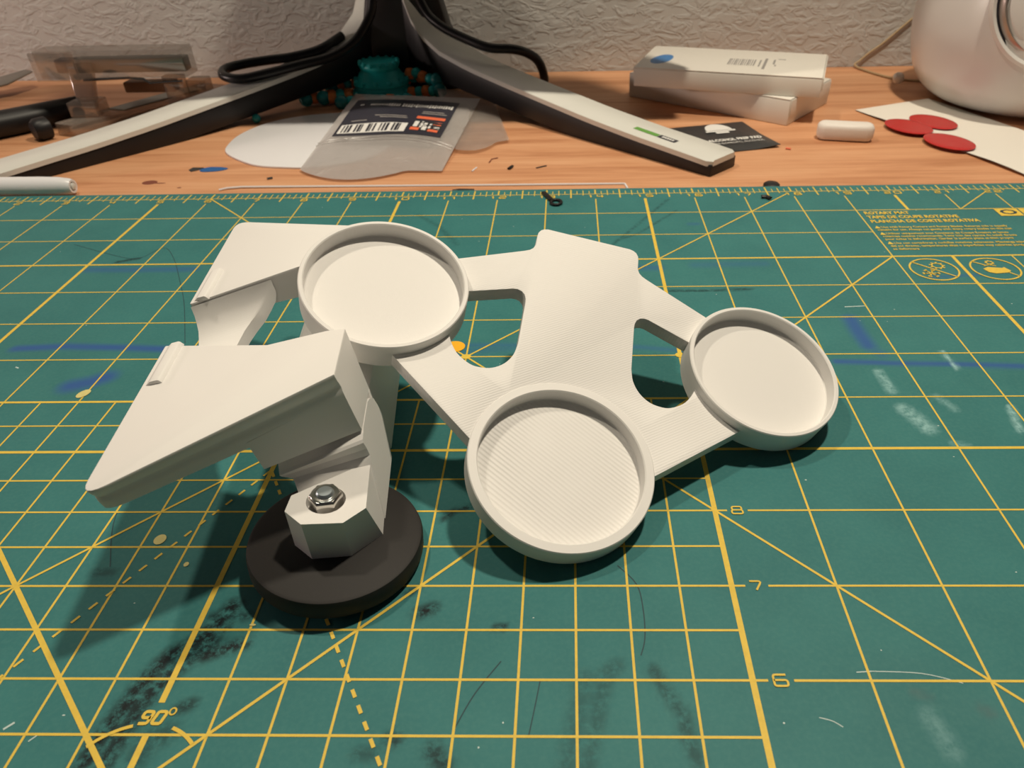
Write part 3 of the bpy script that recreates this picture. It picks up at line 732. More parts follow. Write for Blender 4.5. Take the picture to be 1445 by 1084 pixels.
for sgn in (1, -1):
    L = [[d2b(*ray_poly(*HC, t, P), HH, sgn) for t in angs],
         [d2b(HC[0] + 0.182 * math.cos(t), HC[1] + 0.182 * math.sin(t), HH, sgn) for t in angs], [d2b(HC[0] + 0.182 * math.cos(t), HC[1] + 0.182 * math.sin(t), HH - 0.11, sgn) for t in angs]]
    fb = MB().loft([[d2b(x, y, 0.0, sgn) for x, y in Q], [d2b(x, y, HH, sgn) for x, y in P]], cap=False)
    fb.add([d2b(x, y, 0.0, sgn) for x, y in Q], [list(range(6))]).loft(L, cap=False)
    fb.add(L[-1], [list(range(len(angs)))])
    part('foot_block', fb, M_bracket, br, smooth=18)
    # neck rising from the block's rear edge to the underside of the arm
    def bk(b): return b - 2.133
    right = [(0, bk(0.22), -0.0), (0, bk(0.49), 0.512), (0, bk(0.535), 0.60), (0, bk(0.53), 0.69), (0, bk(0.515), 0.755), (0, bk(0.505), 0.79), (0, bk(0.53), 0.815), (0, bk(0.72), 0.845),
             (0, bk(1.10), 0.845), (0, bk(1.22), 0.80), (0, bk(1.316), 0.72), (0, bk(1.37), 0.57), (0, bk(1.398), 0.42), (0, bk(1.134), 0.011)]
    ul = (-0.80, -0.245)
    left = []
    for k, (a, b, c) in enumerate(right):
        if k <= 6:
            cc = c + (0.10 if k == 0 else [0, 0.155, 0.10, 0.06, 0.02, 0.0, 0.0][k])
            left.append((a + ul[0] + (0.11 if k in (1,) else (0.09 if k == 2 else 0.0)) + (0.10 if k == 0 else 0), b + ul[1] + (0.0 if k else 0.10), cc))
        else: left.append((a - 0.83, b - 0.245 * (1 - (k - 6) / 8), c + 0.06))
    part('neck', MB().loft([[(a, sgn * b, c) for a, b, c in right], [(a, sgn * b, c) for a, b, c in left]]), M_bracket, br, smooth=24)
    ax = lambda s: [Vv(d2b(*v, s)) - Vv(d2b(0, 0, 0, s)) for v in ((1, 0, 0), (0, 1, 0), (0, 0, 1))]
    lift = 0.0 if sgn > 0 else -0.055
    mg = MB().lathe([(0, -0.245), (0.79, -0.245), (0.835, -0.215), (0.846, -0.18), (0.846, -0.055), (0.832, -0.015), (0.80, 0), (0, 0)], 96, d2b(0, 0, lift, sgn), ax(sgn))
    part('magnet_disc', mg, M_rubber, br, smooth=35, label='black rubber-coated round magnet')
    hx = MB(); c0 = 0.16
    for z0, z1 in ((HH - 0.10, HH + 0.085),):
        lo = []
        for z, r in ((z0, 0.95), (z0 + 0.012, 1.0), (z1 - 0.022, 1.0), (z1, 0.90)):
            lo.append([d2b(HC[0] + c0 * r * math.cos(PI / 3 * k + 0.25), HC[1] + c0 * r * math.sin(PI / 3 * k + 0.25), z, sgn) for k in range(6)])
        hx.loft(lo)
    part('hex_nut', hx, M_steel, br, bevel=0.004, smooth=30, label='shiny steel hexagon nut')
    th = MB().lathe([(0, HH - 0.1), (0.085, HH - 0.1), (0.085, HH + 0.09), (0.080, HH + 0.105), (0.066, HH + 0.118), (0, HH + 0.118)], 32, d2b(HC[0], HC[1], 0, sgn), ax(sgn))
    part('bolt_end', th, M_zinc, br, smooth=30)
    cl_ = MB().lathe([(0.10, HH + 0.084), (0.128, HH + 0.088), (0.132, HH + 0.084)], 32, d2b(HC[0], HC[1], 0, sgn), ax(sgn))
    part('nut_chamfer', cl_, M_steel, br, smooth=30)
#@@BACKGROUND@@
# ---------------------------------------------------------------- monitor on its V-shaped stand
mon = thing('monitor', (8.7, 26.3, ZD), 'monitor on a light grey and black V-shaped stand with two splayed legs', 'monitor')
TT = [-1.2, -0.6, 1.0, 2.5, 4.0, 5.5, 7.0, 8.2, 8.9, 9.4, 9.8, 10.1, 10.3]
ZT_ = [0.27, 0.31, 0.40, 0.52, 0.68, 0.84, 1.02, 1.25, 1.55, 1.95, 2.7, 4.2, 7.0]
def leg_pt(side, t, s, z):
    """t along the leg from the tip, s across (0 front edge .. 1 back edge)"""
    if side > 0: return (16.5 - 0.71 * (t + 1.2) + 0.70 * s, 18.05 + 0.70 * (t + 1.2) + 0.71 * s, z)
    return (1.72 + 0.65 * t - 0.76 * s, 18.74 + 0.76 * t + 0.65 * s, z)
def ztop(t): return float(np.interp(t, TT, ZT_))
for side in (-1, 1):
    tt = list(np.linspace(-1.2, 8.2, 20)) + [8.6, 8.9, 9.2, 9.4, 9.6, 9.8, 10.0, 10.1, 10.3]
    body = []; cap = []
    for i, t in enumerate(tt):
        e = 0.0 if i else 0.0
        z = ztop(t)
        zb = ZD + max(0.0, t - 3.0) * 0.09
        w0, w1 = (0.0, 1.0)
        body.append([leg_pt(side, t, w0 + 0.03, zb), leg_pt(side, t, w1 - 0.03, zb), leg_pt(side, t, w1 - 0.03, z - 0.09), leg_pt(side, t, w0 + 0.03, z - 0.09)])
        if t <= 9.8:
            k = 0.10 if i == 0 else 0.0
            cap.append([leg_pt(side, t, w0 + k, z - 0.13), leg_pt(side, t, w1 - k, z - 0.13), leg_pt(side, t, w1 - k, z - 0.02), leg_pt(side, t, w1 - k - 0.03, z), leg_pt(side, t, w0 + k + 0.03, z), leg_pt(side, t, w0 + k, z - 0.02)])
    cap.insert(1, [tuple((Vector(p) * 0.0 + Vector(q))) for p, q in zip(cap[0], [leg_pt(side, -1.08, s, z + ztop(-1.08)) for s, z in ((0, -0.13), (1, -0.13), (1, -0.02), (0.97, 0), (0.03, 0), (0, -0.02))])])
    lg = part('stand_leg', MB().loft(body), M_blackpl, mon, world=True, bevel=0.03, smooth=40)
    part('leg_cover', MB().loft(cap), M_shell, lg, world=True, smooth=40, label='light grey top cover')
    if side > 0:
        def on(t, s, dz=0.006): return leg_pt(1, t, s, ztop(t) + dz)
        def quad(t0, t1, s0, s1, dz=0.006): return MB().add([on(t0, s0, dz), on(t1, s0, dz), on(t1, s1, dz), on(t0, s1, dz)], [[0, 1, 2, 3]])
        part('green_badge', quad(0.55, 1.25, 0.30, 0.46), M_greenink, lg, world=True, smooth=0, bevel=-1, label='green printed bar')
        part('black_badge', quad(0.02, 0.53, 0.29, 0.47), M_labelblk, lg, world=True, smooth=0, bevel=-1, label='small black badge')
        bt = MB()
        for k in range(5): bt.add([on(0.10 + 0.07 * k, 0.34, 0.010), on(0.15 + 0.07 * k, 0.34, 0.010), on(0.15 + 0.07 * k, 0.42, 0.010), on(0.10 + 0.07 * k, 0.42, 0.010)], [[0, 1, 2, 3]])
        b_ = part('badge_print', bt, M_whiteink, lg, world=True, smooth=0, bevel=-1); b_['kind'] = 'stuff'
colm = MB().loft([[(8.7 + x * w, 26.25 + y, z) for x, y in ((-1, -0.35), (-0.7, -0.5), (0.7, -0.5), (1, -0.35), (1, 0.45), (-1, 0.45))] for z, w in ((ZD, 1.75), (0.8, 1.6), (1.6, 1.25), (2.4, 1.06), (4, 1.02), (10.5, 1.0))])
part('stand_column', colm, M_blackpl, mon, world=True, bevel=0.04, smooth=40)
part('mount_arm', MB().box(7.9, 9.5, 22.4, 26.0, 8.0, 9.5), M_blackpl, mon, world=True, bevel=0.1)
part('screen_panel', MB().box(-0.4, 17.0, 21.5, 22.45, 3.5, 12.6), M_blackpl, mon, world=True, bevel=0.12)
part('screen', MB().box(0.0, 16.6, 21.47, 21.50, 4.0, 12.2), M_ringdk, mon, world=True)

# black cables
cl_pts = [(8.15, 25.35, 5.0), (8.12, 25.2, 3.2), (8.05, 25.05, 2.4), (7.88, 24.92, 1.98), (7.5, 24.6, 1.52), (6.92, 24.15, 1.24), (6.19, 23.7, 1.14), (5.36, 23.3, 1.02), (4.69, 23.05, 0.95), (4.16, 23.3, 0.98), (4.02, 23.85, 1.03), (4.4, 24.3, 1.06), (5.06, 24.55, 1.10), (5.7, 24.6, 1.16), (6.4, 24.9, 1.28), (6.9, 25.6, 1.5)]
solo('power_cable', MB().tube(catmull(cl_pts, 8), 0.125, 12), M_cable, 'black cable draped over the left stand leg, ending in a loop', 'cable', (6.2, 24, 0.9), group=None, smooth=60)
cr_pts = [(9.05, 25.3, 4.6), (9.2, 25.2, 3.0), (9.5, 25.05, 2.2), (9.95, 24.75, 1.85), (10.6, 24.4, 1.60), (11.3, 24.05, 1.42), (11.95, 24.1, 1.36), (12.35, 24.3, 1.20), (12.62, 24.5, 0.95), (12.75, 24.75, 0.55), (12.7, 25.3, 0.15), (12.2, 26.2, 0.05)]
solo('power_cable', MB().tube(catmull(cr_pts, 8), 0.125, 12), M_cable, 'black cable crossing over the right stand leg', 'cable', (11, 24.5, 0.9), smooth=60)

# ---------------------------------------------------------------- two white cartons
def carton(name, o, ang, L, D, H, label):
    t = thing(name, o, label, 'box', ((math.cos(ang), math.sin(ang), 0), (-math.sin(ang), math.cos(ang), 0), (0, 0, 1)), 'white cartons stacked on the desk')
    part('carton_body', MB().box(0, L, 0, D, 0, H - 0.03), M_card, t, bevel=0.035, segs=2)
    part('lid_flap', MB().box(0.01, L - 0.01, 0.005, D - 0.005, H - 0.025, H), M_card, t, bevel=0.012)
    for x0, x1, s_ in ((L + 0.001, L + 0.025, 1), (-0.025, -0.001, -1)):
        part('end_flap', MB().box(x0, x1, 0.05, D - 0.05, H * 0.35, H - 0.02), M_card, t, bevel=0.006)
    return t
carton('carton', (15.2, 24.66, ZD), math.radians(-38.5), 4.88, 2.55, 0.65, 'white carton at the bottom of the stack of two')
up = carton('carton', (15.2, 23.15, 0.575), math.radians(-18.0), 4.78, 2.65, 0.49, 'white carton on top of the stack, with a blue round sticker')
part('blue_sticker', MB().lathe([(0, 0.49), (0.29, 0.49), (0.29, 0.495), (0, 0.495)], 32, (0.52, 1.05, 0), ((0.9, 0, 0), (0.25, 1.9, 0), (0, 0, 1))), M_blue, up, smooth=0, label='blue round sticker')
bc = MB()
part('barcode_label', MB().box(2.25, 3.05, 0.75, 1.65, 0.49, 0.493), M_card, up)
for k in range(13):
    w = 0.03 if k % 3 else 0.05
    bc.box(2.30 + 0.055 * k, 2.30 + 0.055 * k + w * 0.8, 0.85, 1.55, 0.493, 0.4942)
b_ = part('barcode', bc, M_ink, up, smooth=0); b_['kind'] = 'stuff'
for x0, x1, y0, y1 in ((3.22, 3.29, 0.55, 1.75), (3.10, 3.14, 0.80, 1.55), (3.45, 3.50, 1.15, 1.65), (3.55, 3.75, 1.70, 1.76), (3.50, 3.55, 0.95, 1.08)):
    part('printed_line', MB().box(x0, x1, y0, y1, 0.49, 0.4935), M_ink, up, smooth=0)

# ---------------------------------------------------------------- black sachet
sa = math.radians(14)
sac = thing('foil_sachet', (17.25, 20.75, ZD), 'flat black foil sachet with white lettering between stand leg and cartons', 'sachet', ((math.cos(sa), math.sin(sa), 0), (-math.sin(sa), math.cos(sa), 0), (0, 0, 1)))
gr = []; n = 14; vs = []; fs = []
for z0 in (0, 1):
    for i in range(n + 1):
        for j in range(n + 1):
            x = -1.0 + 2.0 * i / n; y = -1.05 + 2.1 * j / n
            ed = min(1, 4.5 * min(i, n - i) / n, 4.5 * min(j, n - j) / n)
            lift = 0.10 * max(0, (x - 0.4)) * max(0, -y)
            vs.append((x, y, 0.02 + lift + (0.055 * ed + 0.012 * math.sin(5 * x + 3 * y) * ed if z0 else -0.012)))
k0 = (n + 1) ** 2
for i in range(n):
    for j in range(n):
        a = i * (n + 1) + j
        fs += [[k0 + a, k0 + a + n + 1, k0 + a + n + 2, k0 + a + 1], [a, a + 1, a + n + 2, a + n + 1]]
for i in range(n):
    for a, b in (((i) * (n + 1), (i + 1) * (n + 1)), (i * (n + 1) + n, (i + 1) * (n + 1) + n), (i, i + 1), (n * (n + 1) + i, n * (n + 1) + i + 1)):
        fs.append([a, b, k0 + b, k0 + a])
part('pouch', MB().add(vs, fs), M_foil, sac, smooth=50)
sx = MB(); text_into(sx, 'ALCOHOL PREP PAD', 0.13, -0.42, 0.092, 0.215, xs=0.68, fat=0.010)
part('printed_text', sx, M_whiteink, sac, smooth=0, bevel=-1)
sx = MB(); text_into(sx, '70% ISOPROPYL ALCOHOL', 0.13, -0.64, 0.091, 0.15, xs=0.72)
part('printed_text', sx, M_whiteink, sac, smooth=0, bevel=-1)
lg_ = MB()
lg_.add([(0.05 + 0.34 * math.cos(t), 0.33 + 0.48 * math.sin(t), 0.093) for t in np.linspace(0, PI, 15)], [list(range(15))])
lg_.add([(-0.34, 0.22, 0.093), (0.44, 0.22, 0.093), (0.44, 0.31, 0.093), (-0.34, 0.31, 0.093)], [[0, 1, 2, 3]])
lg_.add([(-0.12, 0.08, 0.093), (0.22, 0.08, 0.093), (0.22, 0.20, 0.093), (-0.12, 0.20, 0.093)], [[0, 1, 2, 3]])
part('printed_emblem', lg_, M_whiteink, sac, smooth=0, bevel=-1)

# ---------------------------------------------------------------- eraser, paper with red dots, white device, cord
ea = math.radians(-13)
er = MB().prism(rounded([(-0.65, -0.24), (0.65, -0.24), (0.65, 0.24), (-0.65, 0.24)], 0.16, 2), 0, 0.40)
c, s = math.cos(ea), math.sin(ea)
er.v = [(20.13 + c * x - s * y, 20.52 + s * x + c * y, ZD + z) for x, y, z in er.v]
solo('eraser', er, M_eraser, 'white rounded eraser block lying between cartons and red-dotted paper', 'eraser', (20.13, 20.52, ZD), bevel=0.12, segs=4)
pa = thing('paper_sheet', (21.14, 22.86, ZD), 'white paper sheet carrying three red dots, in front of the white device', 'paper', ((0.93, 0.37, 0), (-0.37, 0.93, 0), (0, 0, 1)))
vs = []; fs = []
for i in range(9):
    for j in range(13):
        x = 2.45 * i / 8; y = -6.0 * j / 12
        vs.append((x, y, 0.03 + 0.05 * math.sin(j * 0.5) ** 2 * (1 - i / 8) + 0.02 * (i / 8)))
for i in range(8):
    for j in range(12): a = i * 13 + j; fs.append([a, a + 13, a + 14, a + 1])
k0 = len(vs); vs += [(x, y, z - 0.012) for x, y, z in vs]
fs += [[k0 + q for q in f[::-1]] for f in fs[:]]
part('sheet', MB().add(vs, fs), M_card, pa, smooth=50)
for k, (u, v) in enumerate(((21.90, 21.15), (22.64, 21.50), (22.40, 19.95))):
    du, dv = u - 21.14, v - 22.86
    x, y = du * 0.93 + dv * 0.37, -du * 0.37 + dv * 0.93
    part('red_dot', MB().lathe([(0.48, 0.0), (0.48, 0.015), (0.43, 0.03), (0.3, 0.024), (0, 0.022)], 32, (x, y, 0.085), ((1, 0, 0), (0, 1.35, 0), (0, 0, 1))), M_red, pa, smooth=60, label='glossy red dot')
dv = thing('smart_device', (25.75, 23.6, ZD), 'large white egg-shaped device with ringed face at the right edge', 'device')
bp_ = [(0, 0.0), (1.5, 0.0), (1.75, 0.02), (2.2, 0.16), (2.6, 0.45), (2.9, 0.95), (3.08, 1.7), (3.10, 2.5), (3.0, 3.3), (2.75, 4.1), (2.3, 4.9), (1.6, 5.5), (0.8, 5.8), (0, 5.9)]
bp_ = [(max(0, p[0]), p[1]) for p in catmull([(r, z, 0) for r, z in bp_], 4)]
part('shell', MB().lathe(bp_, 96, (25.75, 23.6, ZD)), M_device, dv, world=True, smooth=60)
fz = Vector((-0.36, -0.92, 0.12)).normalized(); fx = Vector((0.93, -0.36, 0)).normalized(); fx = (fx - fz * fx.dot(fz)).normalized(); fy = fz.cross(fx)
fc = Vector((25.75, 23.6, 2.55)) + fz * 2.62
axf = (tuple(fx), tuple(fy), tuple(fz))
part('face_bezel', MB().lathe([(1.62, -0.3), (1.62, 0.26), (1.55, 0.32), (1.48, 0.26), (1.48, -0.3)], 80, tuple(fc), axf), M_device, dv, world=True, smooth=40)
part('groove_ring', MB().lathe([(1.50, 0.15), (1.50, 0.20), (1.18, 0.20), (1.18, 0.15)], 80, tuple(fc), axf), M_ringdk, dv, world=True, smooth=40, label='dark groove ring')
part('metal_ring', MB().lathe([(1.43, 0.19), (1.40, 0.25), (1.30, 0.30), (1.26, 0.24), (1.26, 0.19)], 80, tuple(fc), axf), M_ring, dv, world=True, smooth=40, label='grey metallic ring')
part('face_disc', MB().lathe([(1.21, 0.18), (1.21, 0.29), (1.16, 0.32), (0.7, 0.36), (0, 0.38)], 80, tuple(fc), axf), M_device, dv, world=True, smooth=40)
part('charging_contact', MB().ball((22.98, 25.0, 0.22), 0.16, 14, 8), M_device, dv, world=True)
cd = [(24.2, 25.6, -0.03), (23.7, 25.75, -0.04), (23.2, 26.1, -0.04), (22.8, 26.9, -0.04), (22.58, 27.55, 0.0), (22.75, 27.66, 0.12), (23.0, 27.68, 0.34), (23.41, 27.68, 0.66), (24.0, 27.68, 1.22), (24.73, 27.68, 1.85), (25.8, 27.68, 2.5), (27.2, 27.68, 3.0)]
solo('thin_cord', MB().tube(catmull(cd, 6), 0.035, 8), M_cord, 'thin beige cord running up the wall behind the white device', 'cord', (23.4, 27.0, 0), smooth=60)

# ---------------------------------------------------------------- clear stapler and tools at the left
st = thing('stapler', (1.0, 23.6, ZD), 'clear acrylic stapler with steel insides beside the left stand leg', 'stapler')
bs = [(0.02, 21.75), (0.62, 21.55), (3.3, 25.4), (2.35, 25.75)]
part('base', MB().prism(rounded(bs, 0.12, 4), ZD, ZD + 0.32), M_smoke, st, world=True, bevel=0.02)
part('base_plate', MB().prism([(0.95, 22.9), (1.45, 22.75), (2.75, 24.85), (2.2, 25.05)], ZD + 0.33, ZD + 0.37), M_gunmetal, st, world=True)
part('anvil_block', MB().box(0.28, 1.02, 22.2, 22.85, ZD + 0.33, 0.62), M_smoke, st, world=True, bevel=0.03)
part('post', MB().loft([[(0.12, 22.9, 0.25), (0.58, 22.9, 0.25), (0.58, 23.1, 0.25), (0.12, 23.1, 0.25)], [(-0.05, 23.35, 1.35), (0.62, 23.35, 1.35), (0.62, 23.55, 1.35), (-0.05, 23.55, 1.35)]]), M_smoke, st, world=True, bevel=0.02)
part('top_cover', MB().box(-0.82, 3.2, 23.25, 23.95, 0.97, 1.68), M_acrylic, st, world=True, bevel=0.03)
part('nose_block', MB().box(-0.86, 0.30, 23.10, 23.22, 0.95, 1.66), M_acrylic, st, world=True, bevel=0.02)
part('magazine', MB().box(0.15, 3.12, 23.40, 23.80, 1.08, 1.44), M_gunmetal, st, world=True, bevel=0.03)
part('staple_strip', MB().box(-0.42, 0.12, 23.42, 23.78, 1.08, 1.42), M_labelblk, st, world=True, bevel=0.02)
part('spring_rail', MB().tube([(0.3, 23.3, 0.93), (1.6, 23.3, 0.97), (1.95, 23.3, 0.93), (2.1, 23.3, 0.82), (3.0, 23.3, 0.86)], 0.035, 8), M_steel, st, world=True)
part('hinge', MB().box(2.35, 2.9, 23.45, 23.75, 0.20, 0.96), M_smoke, st, world=True, bevel=0.03)
part('rear_lug', MB().box(2.75, 3.3, 23.9, 24.4, 0.25, 0.75), M_smoke, st, world=True, bevel=0.05)
solo('craft_tool', MB().tube([(-3.4, 19.6, 0.25), (-1.1, 21.9, 0.25), (0.0, 23.15, 0.25)], [0.33, 0.33, 0.31], 20), M_blackpl, 'thick black tool grip running out of the left edge of the picture', 'tool', (-1, 22, 0.2), group=None, smooth=50)
solo('black_tube', MB().tube([(-0.20, 21.25, 0.2), (-0.14, 21.33, 0.2), (0.0, 21.55, 0.2)], [0.21, 0.275, 0.275], 20), M_blackpl, 'short black tube end lying in front of the stapler base', 'tool', (0, 21.6, 0.15), smooth=50)
solo('wooden_stick', MB().box(1.15, 2.55, 23.6, 24.0, 0.50, 0.78), M_brown, 'brown wooden stick lodged inside the clear stapler', 'stick', (1.8, 23.8, 0.6), bevel=0.04)
bl = MB().loft([[(-6.0, 24.4, 0.10), (-5.2, 24.1, 0.10), (-5.2, 24.1, 0.16), (-6.0, 24.4, 0.16)], [(-4.5, 26.2, 0.26), (-3.6, 25.7, 0.26), (-3.6, 25.7, 0.31), (-4.5, 26.2, 0.31)], [(-3.75, 26.95, 0.40), (-3.35, 26.7, 0.40), (-3.35, 26.7, 0.44), (-3.75, 26.95, 0.44)]])
bt = thing('putty_knife', (-5.5, 24.5, ZD), 'grey flat blade poking in at the left edge', 'tool')
part('blade', bl, M_blade, bt, world=True, bevel=0.01)
part('grip', MB().tube([(-8.2, 22.0, 0.17), (-6.6, 23.6, 0.17), (-5.6, 24.3, 0.17)], [0.25, 0.25, 0.2], 16), M_blackpl, bt, world=True)

# ---------------------------------------------------------------- pen, filament strand, black bits
pn = thing('pen', (1.0, 17.53, ZD + 0.2), 'white pen lying along the back edge of the cutting mat', 'pen')
part('barrel', MB().lathe([(0, -2.6), (0.205, -2.6), (0.205, 1.2), (0.195, 1.55), (0.165, 1.80), (0.14, 1.86), (0.10, 1.86), (0.08, 1.80), (0, 1.80)], 32, (1.0, 17.53, ZD + 0.205), ((0, 1, 0), (0, 0, 1), (1, -0.012, 0))), M_pen, pn, world=True, smooth=40)
part('tip_cap', MB().lathe([(0, 1.80), (0.07, 1.80), (0.07, 1.875), (0.03, 1.89), (0, 1.89)], 20, (1.0, 17.53, ZD + 0.205), ((0, 1, 0), (0, 0, 1), (1, -0.012, 0))), M_shell, pn, world=True, smooth=40)
fi = [(5.90, 17.66, ZD + 0.02), (6.05, 17.74, ZD + 0.03), (6.35, 17.80, ZD + 0.03), (9.0, 17.78, ZD + 0.02), (12.0, 17.74, ZD + 0.02), (14.62, 17.72, ZD + 0.02), (14.66, 17.70, ZD + 0.02), (14.70, 17.42, ZD + 0.02)]
solo('plastic_strand', MB().tube(fi, 0.022, 6), M_pen, 'long thin white plastic strand lying behind the mat edge', 'strand', (10, 17.7, ZD), smooth=40)
rg = thing('ring_tab', (13.2, 16.55, 0.003), 'small black plastic tab with a ring on the ruler edge', 'tab')
ring = MB(); seg = 28; loops = []
for k in range(seg):
    t = 2 * PI * k / seg
    loops.append([(13.2 + (0.105 + 0.032 * math.cos(q)) * math.cos(t), 16.52 + (0.13 + 0.032 * math.cos(q)) * math.sin(t), 0.032 + 0.028 * math.sin(q)) for q in [2 * PI * j / 8 for j in range(8)]])
loops.append(loops[0])
part('ring', ring.loft(loops, cap=False), M_blackpl, rg, world=True, smooth=60)
part('strap', MB().prism([(12.88, 17.06), (12.98, 17.08), (13.14, 16.68), (13.06, 16.62)], 0.004, 0.05), M_blackpl, rg, world=True, bevel=0.01)
def bit(name, pts, w, mat, label, z, cat='scrap'):
    p = [(x, y, z + w * 0.45) for x, y in pts]
    return solo(name, MB().tube(p, w / 2, 8, 0.6), mat, label, cat, p[0], smooth=50)
bit('plastic_scrap', [(11.0, 17.42), (11.12, 17.47), (11.28, 17.46), (11.45, 17.44)], 0.07, M_blackpl, 'black curled scrap touching the mat edge behind the left cup', ZD)
bit('plastic_scrap', [(17.32, 16.66), (17.42, 16.66), (17.48, 16.56)], 0.09, M_blackpl, 'black fleck on the mat ruler right of the tray', 0.003)
solo('button', MB().lathe([(0, 0), (0.17, 0), (0.17, 0.05), (0.13, 0.08), (0, 0.085)], 24, (17.72, 17.50, ZD)), M_blackpl, 'small round black button at the back edge of the mat, right of the tray', 'button', (17.72, 17.5, ZD), smooth=40)
bit('plastic_scrap', [(12.10, 18.70), (12.18, 18.88)], 0.075, M_blackpl, 'short thick black splinter on the desk in front of the monitor', ZD)
bit('plastic_scrap', [(12.72, 18.78), (12.95, 18.92)], 0.035, M_blackpl, 'thin slanted black splinter on the bare desk', ZD)
bit('plastic_scrap', [(11.62, 19.18), (11.66, 19.42), (11.80, 19.50)], 0.03, M_stain, 'tiny bent dark hair on the desk beside the zip bags', ZD)
bit('plastic_scrap', [(11.28, 18.62), (11.36, 18.86)], 0.035, M_pen, 'tiny white sliver on the desk', ZD)
bit('plastic_scrap', [(18.58, 19.86), (18.68, 19.80)], 0.06, M_orink, 'tiny orange crumb in front of the black sachet', ZD)
bit('plastic_scrap', [(6.74, 18.30), (6.84, 18.36)], 0.06, M_blackpl, 'small dark flake on the desk in front of the white sheet', ZD)
tp = MB().prism(catmull([(4.95, 18.98, 0), (5.10, 19.12, 0), (5.40, 19.12, 0), (5.55, 19.02, 0), (5.40, 18.90, 0), (5.08, 18.88, 0)], 4, True) and [(p[0], p[1]) for p in catmull([(4.95, 18.98, 0), (5.10, 19.14, 0), (5.42, 19.12, 0), (5.58, 19.02, 0), (5.40, 18.88, 0), (5.06, 18.84, 0)], 4, True)], ZD, ZD + 0.012)
solo('tape_scrap', tp, M_bluetape, 'blue scrap of tape stuck on the bare desk', 'tape', (5.2, 19.0, ZD), smooth=0)
solo('tape_scrap', MB().prism([(4.68, 18.98), (4.72, 19.14), (4.98, 19.12), (4.90, 18.94), (4.78, 18.86)], ZD, ZD + 0.010), M_foil, 'grey flake left of the blue tape scrap', 'tape', (4.8, 19.0, ZD), smooth=0)
stn = MB(); stn.disc(4.12, 18.22, 0.17, 0.13, ZD + 0.0012); stn.disc(4.38, 18.17, 0.14, 0.03, ZD + 0.0015)
q_ = part('wood_stain', MB().disc(4.12, 18.22, 0.17, 0.13, ZD + 0.0012), M_stain, desk, world=True, smooth=0, bevel=-1)
part('wood_stain', MB().disc(4.36, 18.17, 0.14, 0.03, ZD + 0.0016), M_stain, desk, world=True, smooth=0, bevel=-1)
part('wood_stain', MB().disc(4.93, 17.88, 0.05, 0.03, ZD + 0.0012), M_stain, desk, world=True, smooth=0, bevel=-1)

# ---------------------------------------------------------------- white sheet, zip bags, toy
wp = [(p[0], p[1]) for p in catmull([(5.20, 20.0, 0), (4.98, 20.7, 0), (5.02, 21.6, 0), (5.45, 22.5, 0), (6.3, 23.1, 0), (7.6, 23.35, 0), (8.9, 23.4, 0), (9.4, 22.6, 0), (9.2, 20.8, 0), (8.7, 19.5, 0), (7.7, 18.98, 0), (6.9, 18.98, 0), (6.1, 19.2, 0)], 6, True)]
solo('plastic_sheet', MB().prism(wp, ZD, ZD + 0.05), M_pen, 'white round-ended plastic sheet lying under the labelled zip bag', 'sheet', (6.5, 21, ZD), bevel=0.012, smooth=40)
def bagsurf(cs, s, t, amp):
    a, b, c, d = [Vector(q) for q in cs]                      # front-left, front-right, back-right, back-left
    p = (a * (1 - s) + b * s) * (1 - t) + (d * (1 - s) + c * s) * t
    puff = (max(0, s * (1 - s) * 4) ** 0.5) * (max(0, t * (1 - t) * 4) ** 0.6)
    wave = 0.05 * math.sin(7 * s + 9 * t) * (1 - t) + 0.075 * math.sin(30 * t + 5 * s * s) * max(0, 0.35 - t) * 3
    p.z += amp * puff * (0.75 + 0.25 * t) + wave * puff
    return p
def bag(name, cs, amp, mat, label, sag, ns=26, nt=26):
    t = thing(name, tuple(Vector(cs[0])), label, 'zip bag')
    for nm, k in (('front_film', 1.0), ('back_film', 0.12)):
        m = MB(); vs = []; fs = []
        for i in range(ns + 1):
            for j in range(nt + 1):
                s_, t_ = i / ns, j / nt
                p = bagsurf(cs, s_, t_, amp * k)
                if j < 6: p += Vector(sag) * ((1 - j / 6) ** 2) * (math.sin(PI * min(1, s_ * 1.35)) ** 0.8 if s_ < 0.74 else 0.0) * (1 if k == 1 else 0.9)
                if k != 1: p.z -= 0.008
                vs.append(tuple(p))
        for i in range(ns):
            for j in range(nt): a = i * (nt + 1) + j; fs.append([a, a + nt + 1, a + nt + 2, a + 1])
        part(nm, m.add(vs, fs), mat, t, world=True, smooth=80)
    return t
B1 = [(7.35, 18.75, -0.01), (10.62, 18.55, -0.02), (11.05, 23.3, 0.28), (7.45, 24.0, 0.28)]
zb = bag('labelled_zip_bag', B1, 0.22, M_bag, 'frosted zip bag with a dark printed label, lying on the white sheet', (0.0, -0.62, -0.0))
for zt in (0.235, 0.265):
    part('zip_seal', MB().tube([tuple(bagsurf(B1, q, zt + 0.05 * math.sin(PI * q), 0.22) + Vector((0, 0, 0.012))) for q in np.linspace(0.01, 0.99, 24)], 0.018, 6), M_bag, zb, world=True, smooth=60)
def lab(s0, s1, t0, t1, dz, n=12):
    m = MB(); vs = []; fs = []
    for i in range(n + 1):
        for j in range(n + 1):
            p = bagsurf(B1, s0 + (s1 - s0) * i / n, t0 + (t1 - t0) * j / n, 0.22); vs.append((p.x, p.y, p.z + dz))
    for i in range(n):
        for j in range(n): a = i * (n + 1) + j; fs.append([a, a + n + 1, a + n + 2, a + 1])
    return m.add(vs, fs)
L0, L1, K0, K1 = 0.085, 0.885, 0.335, 0.845
lb = part('label', lab(L0, L1, K0, K1, 0.012), M_labelblk, zb, world=True, smooth=80, label='dark printed label')
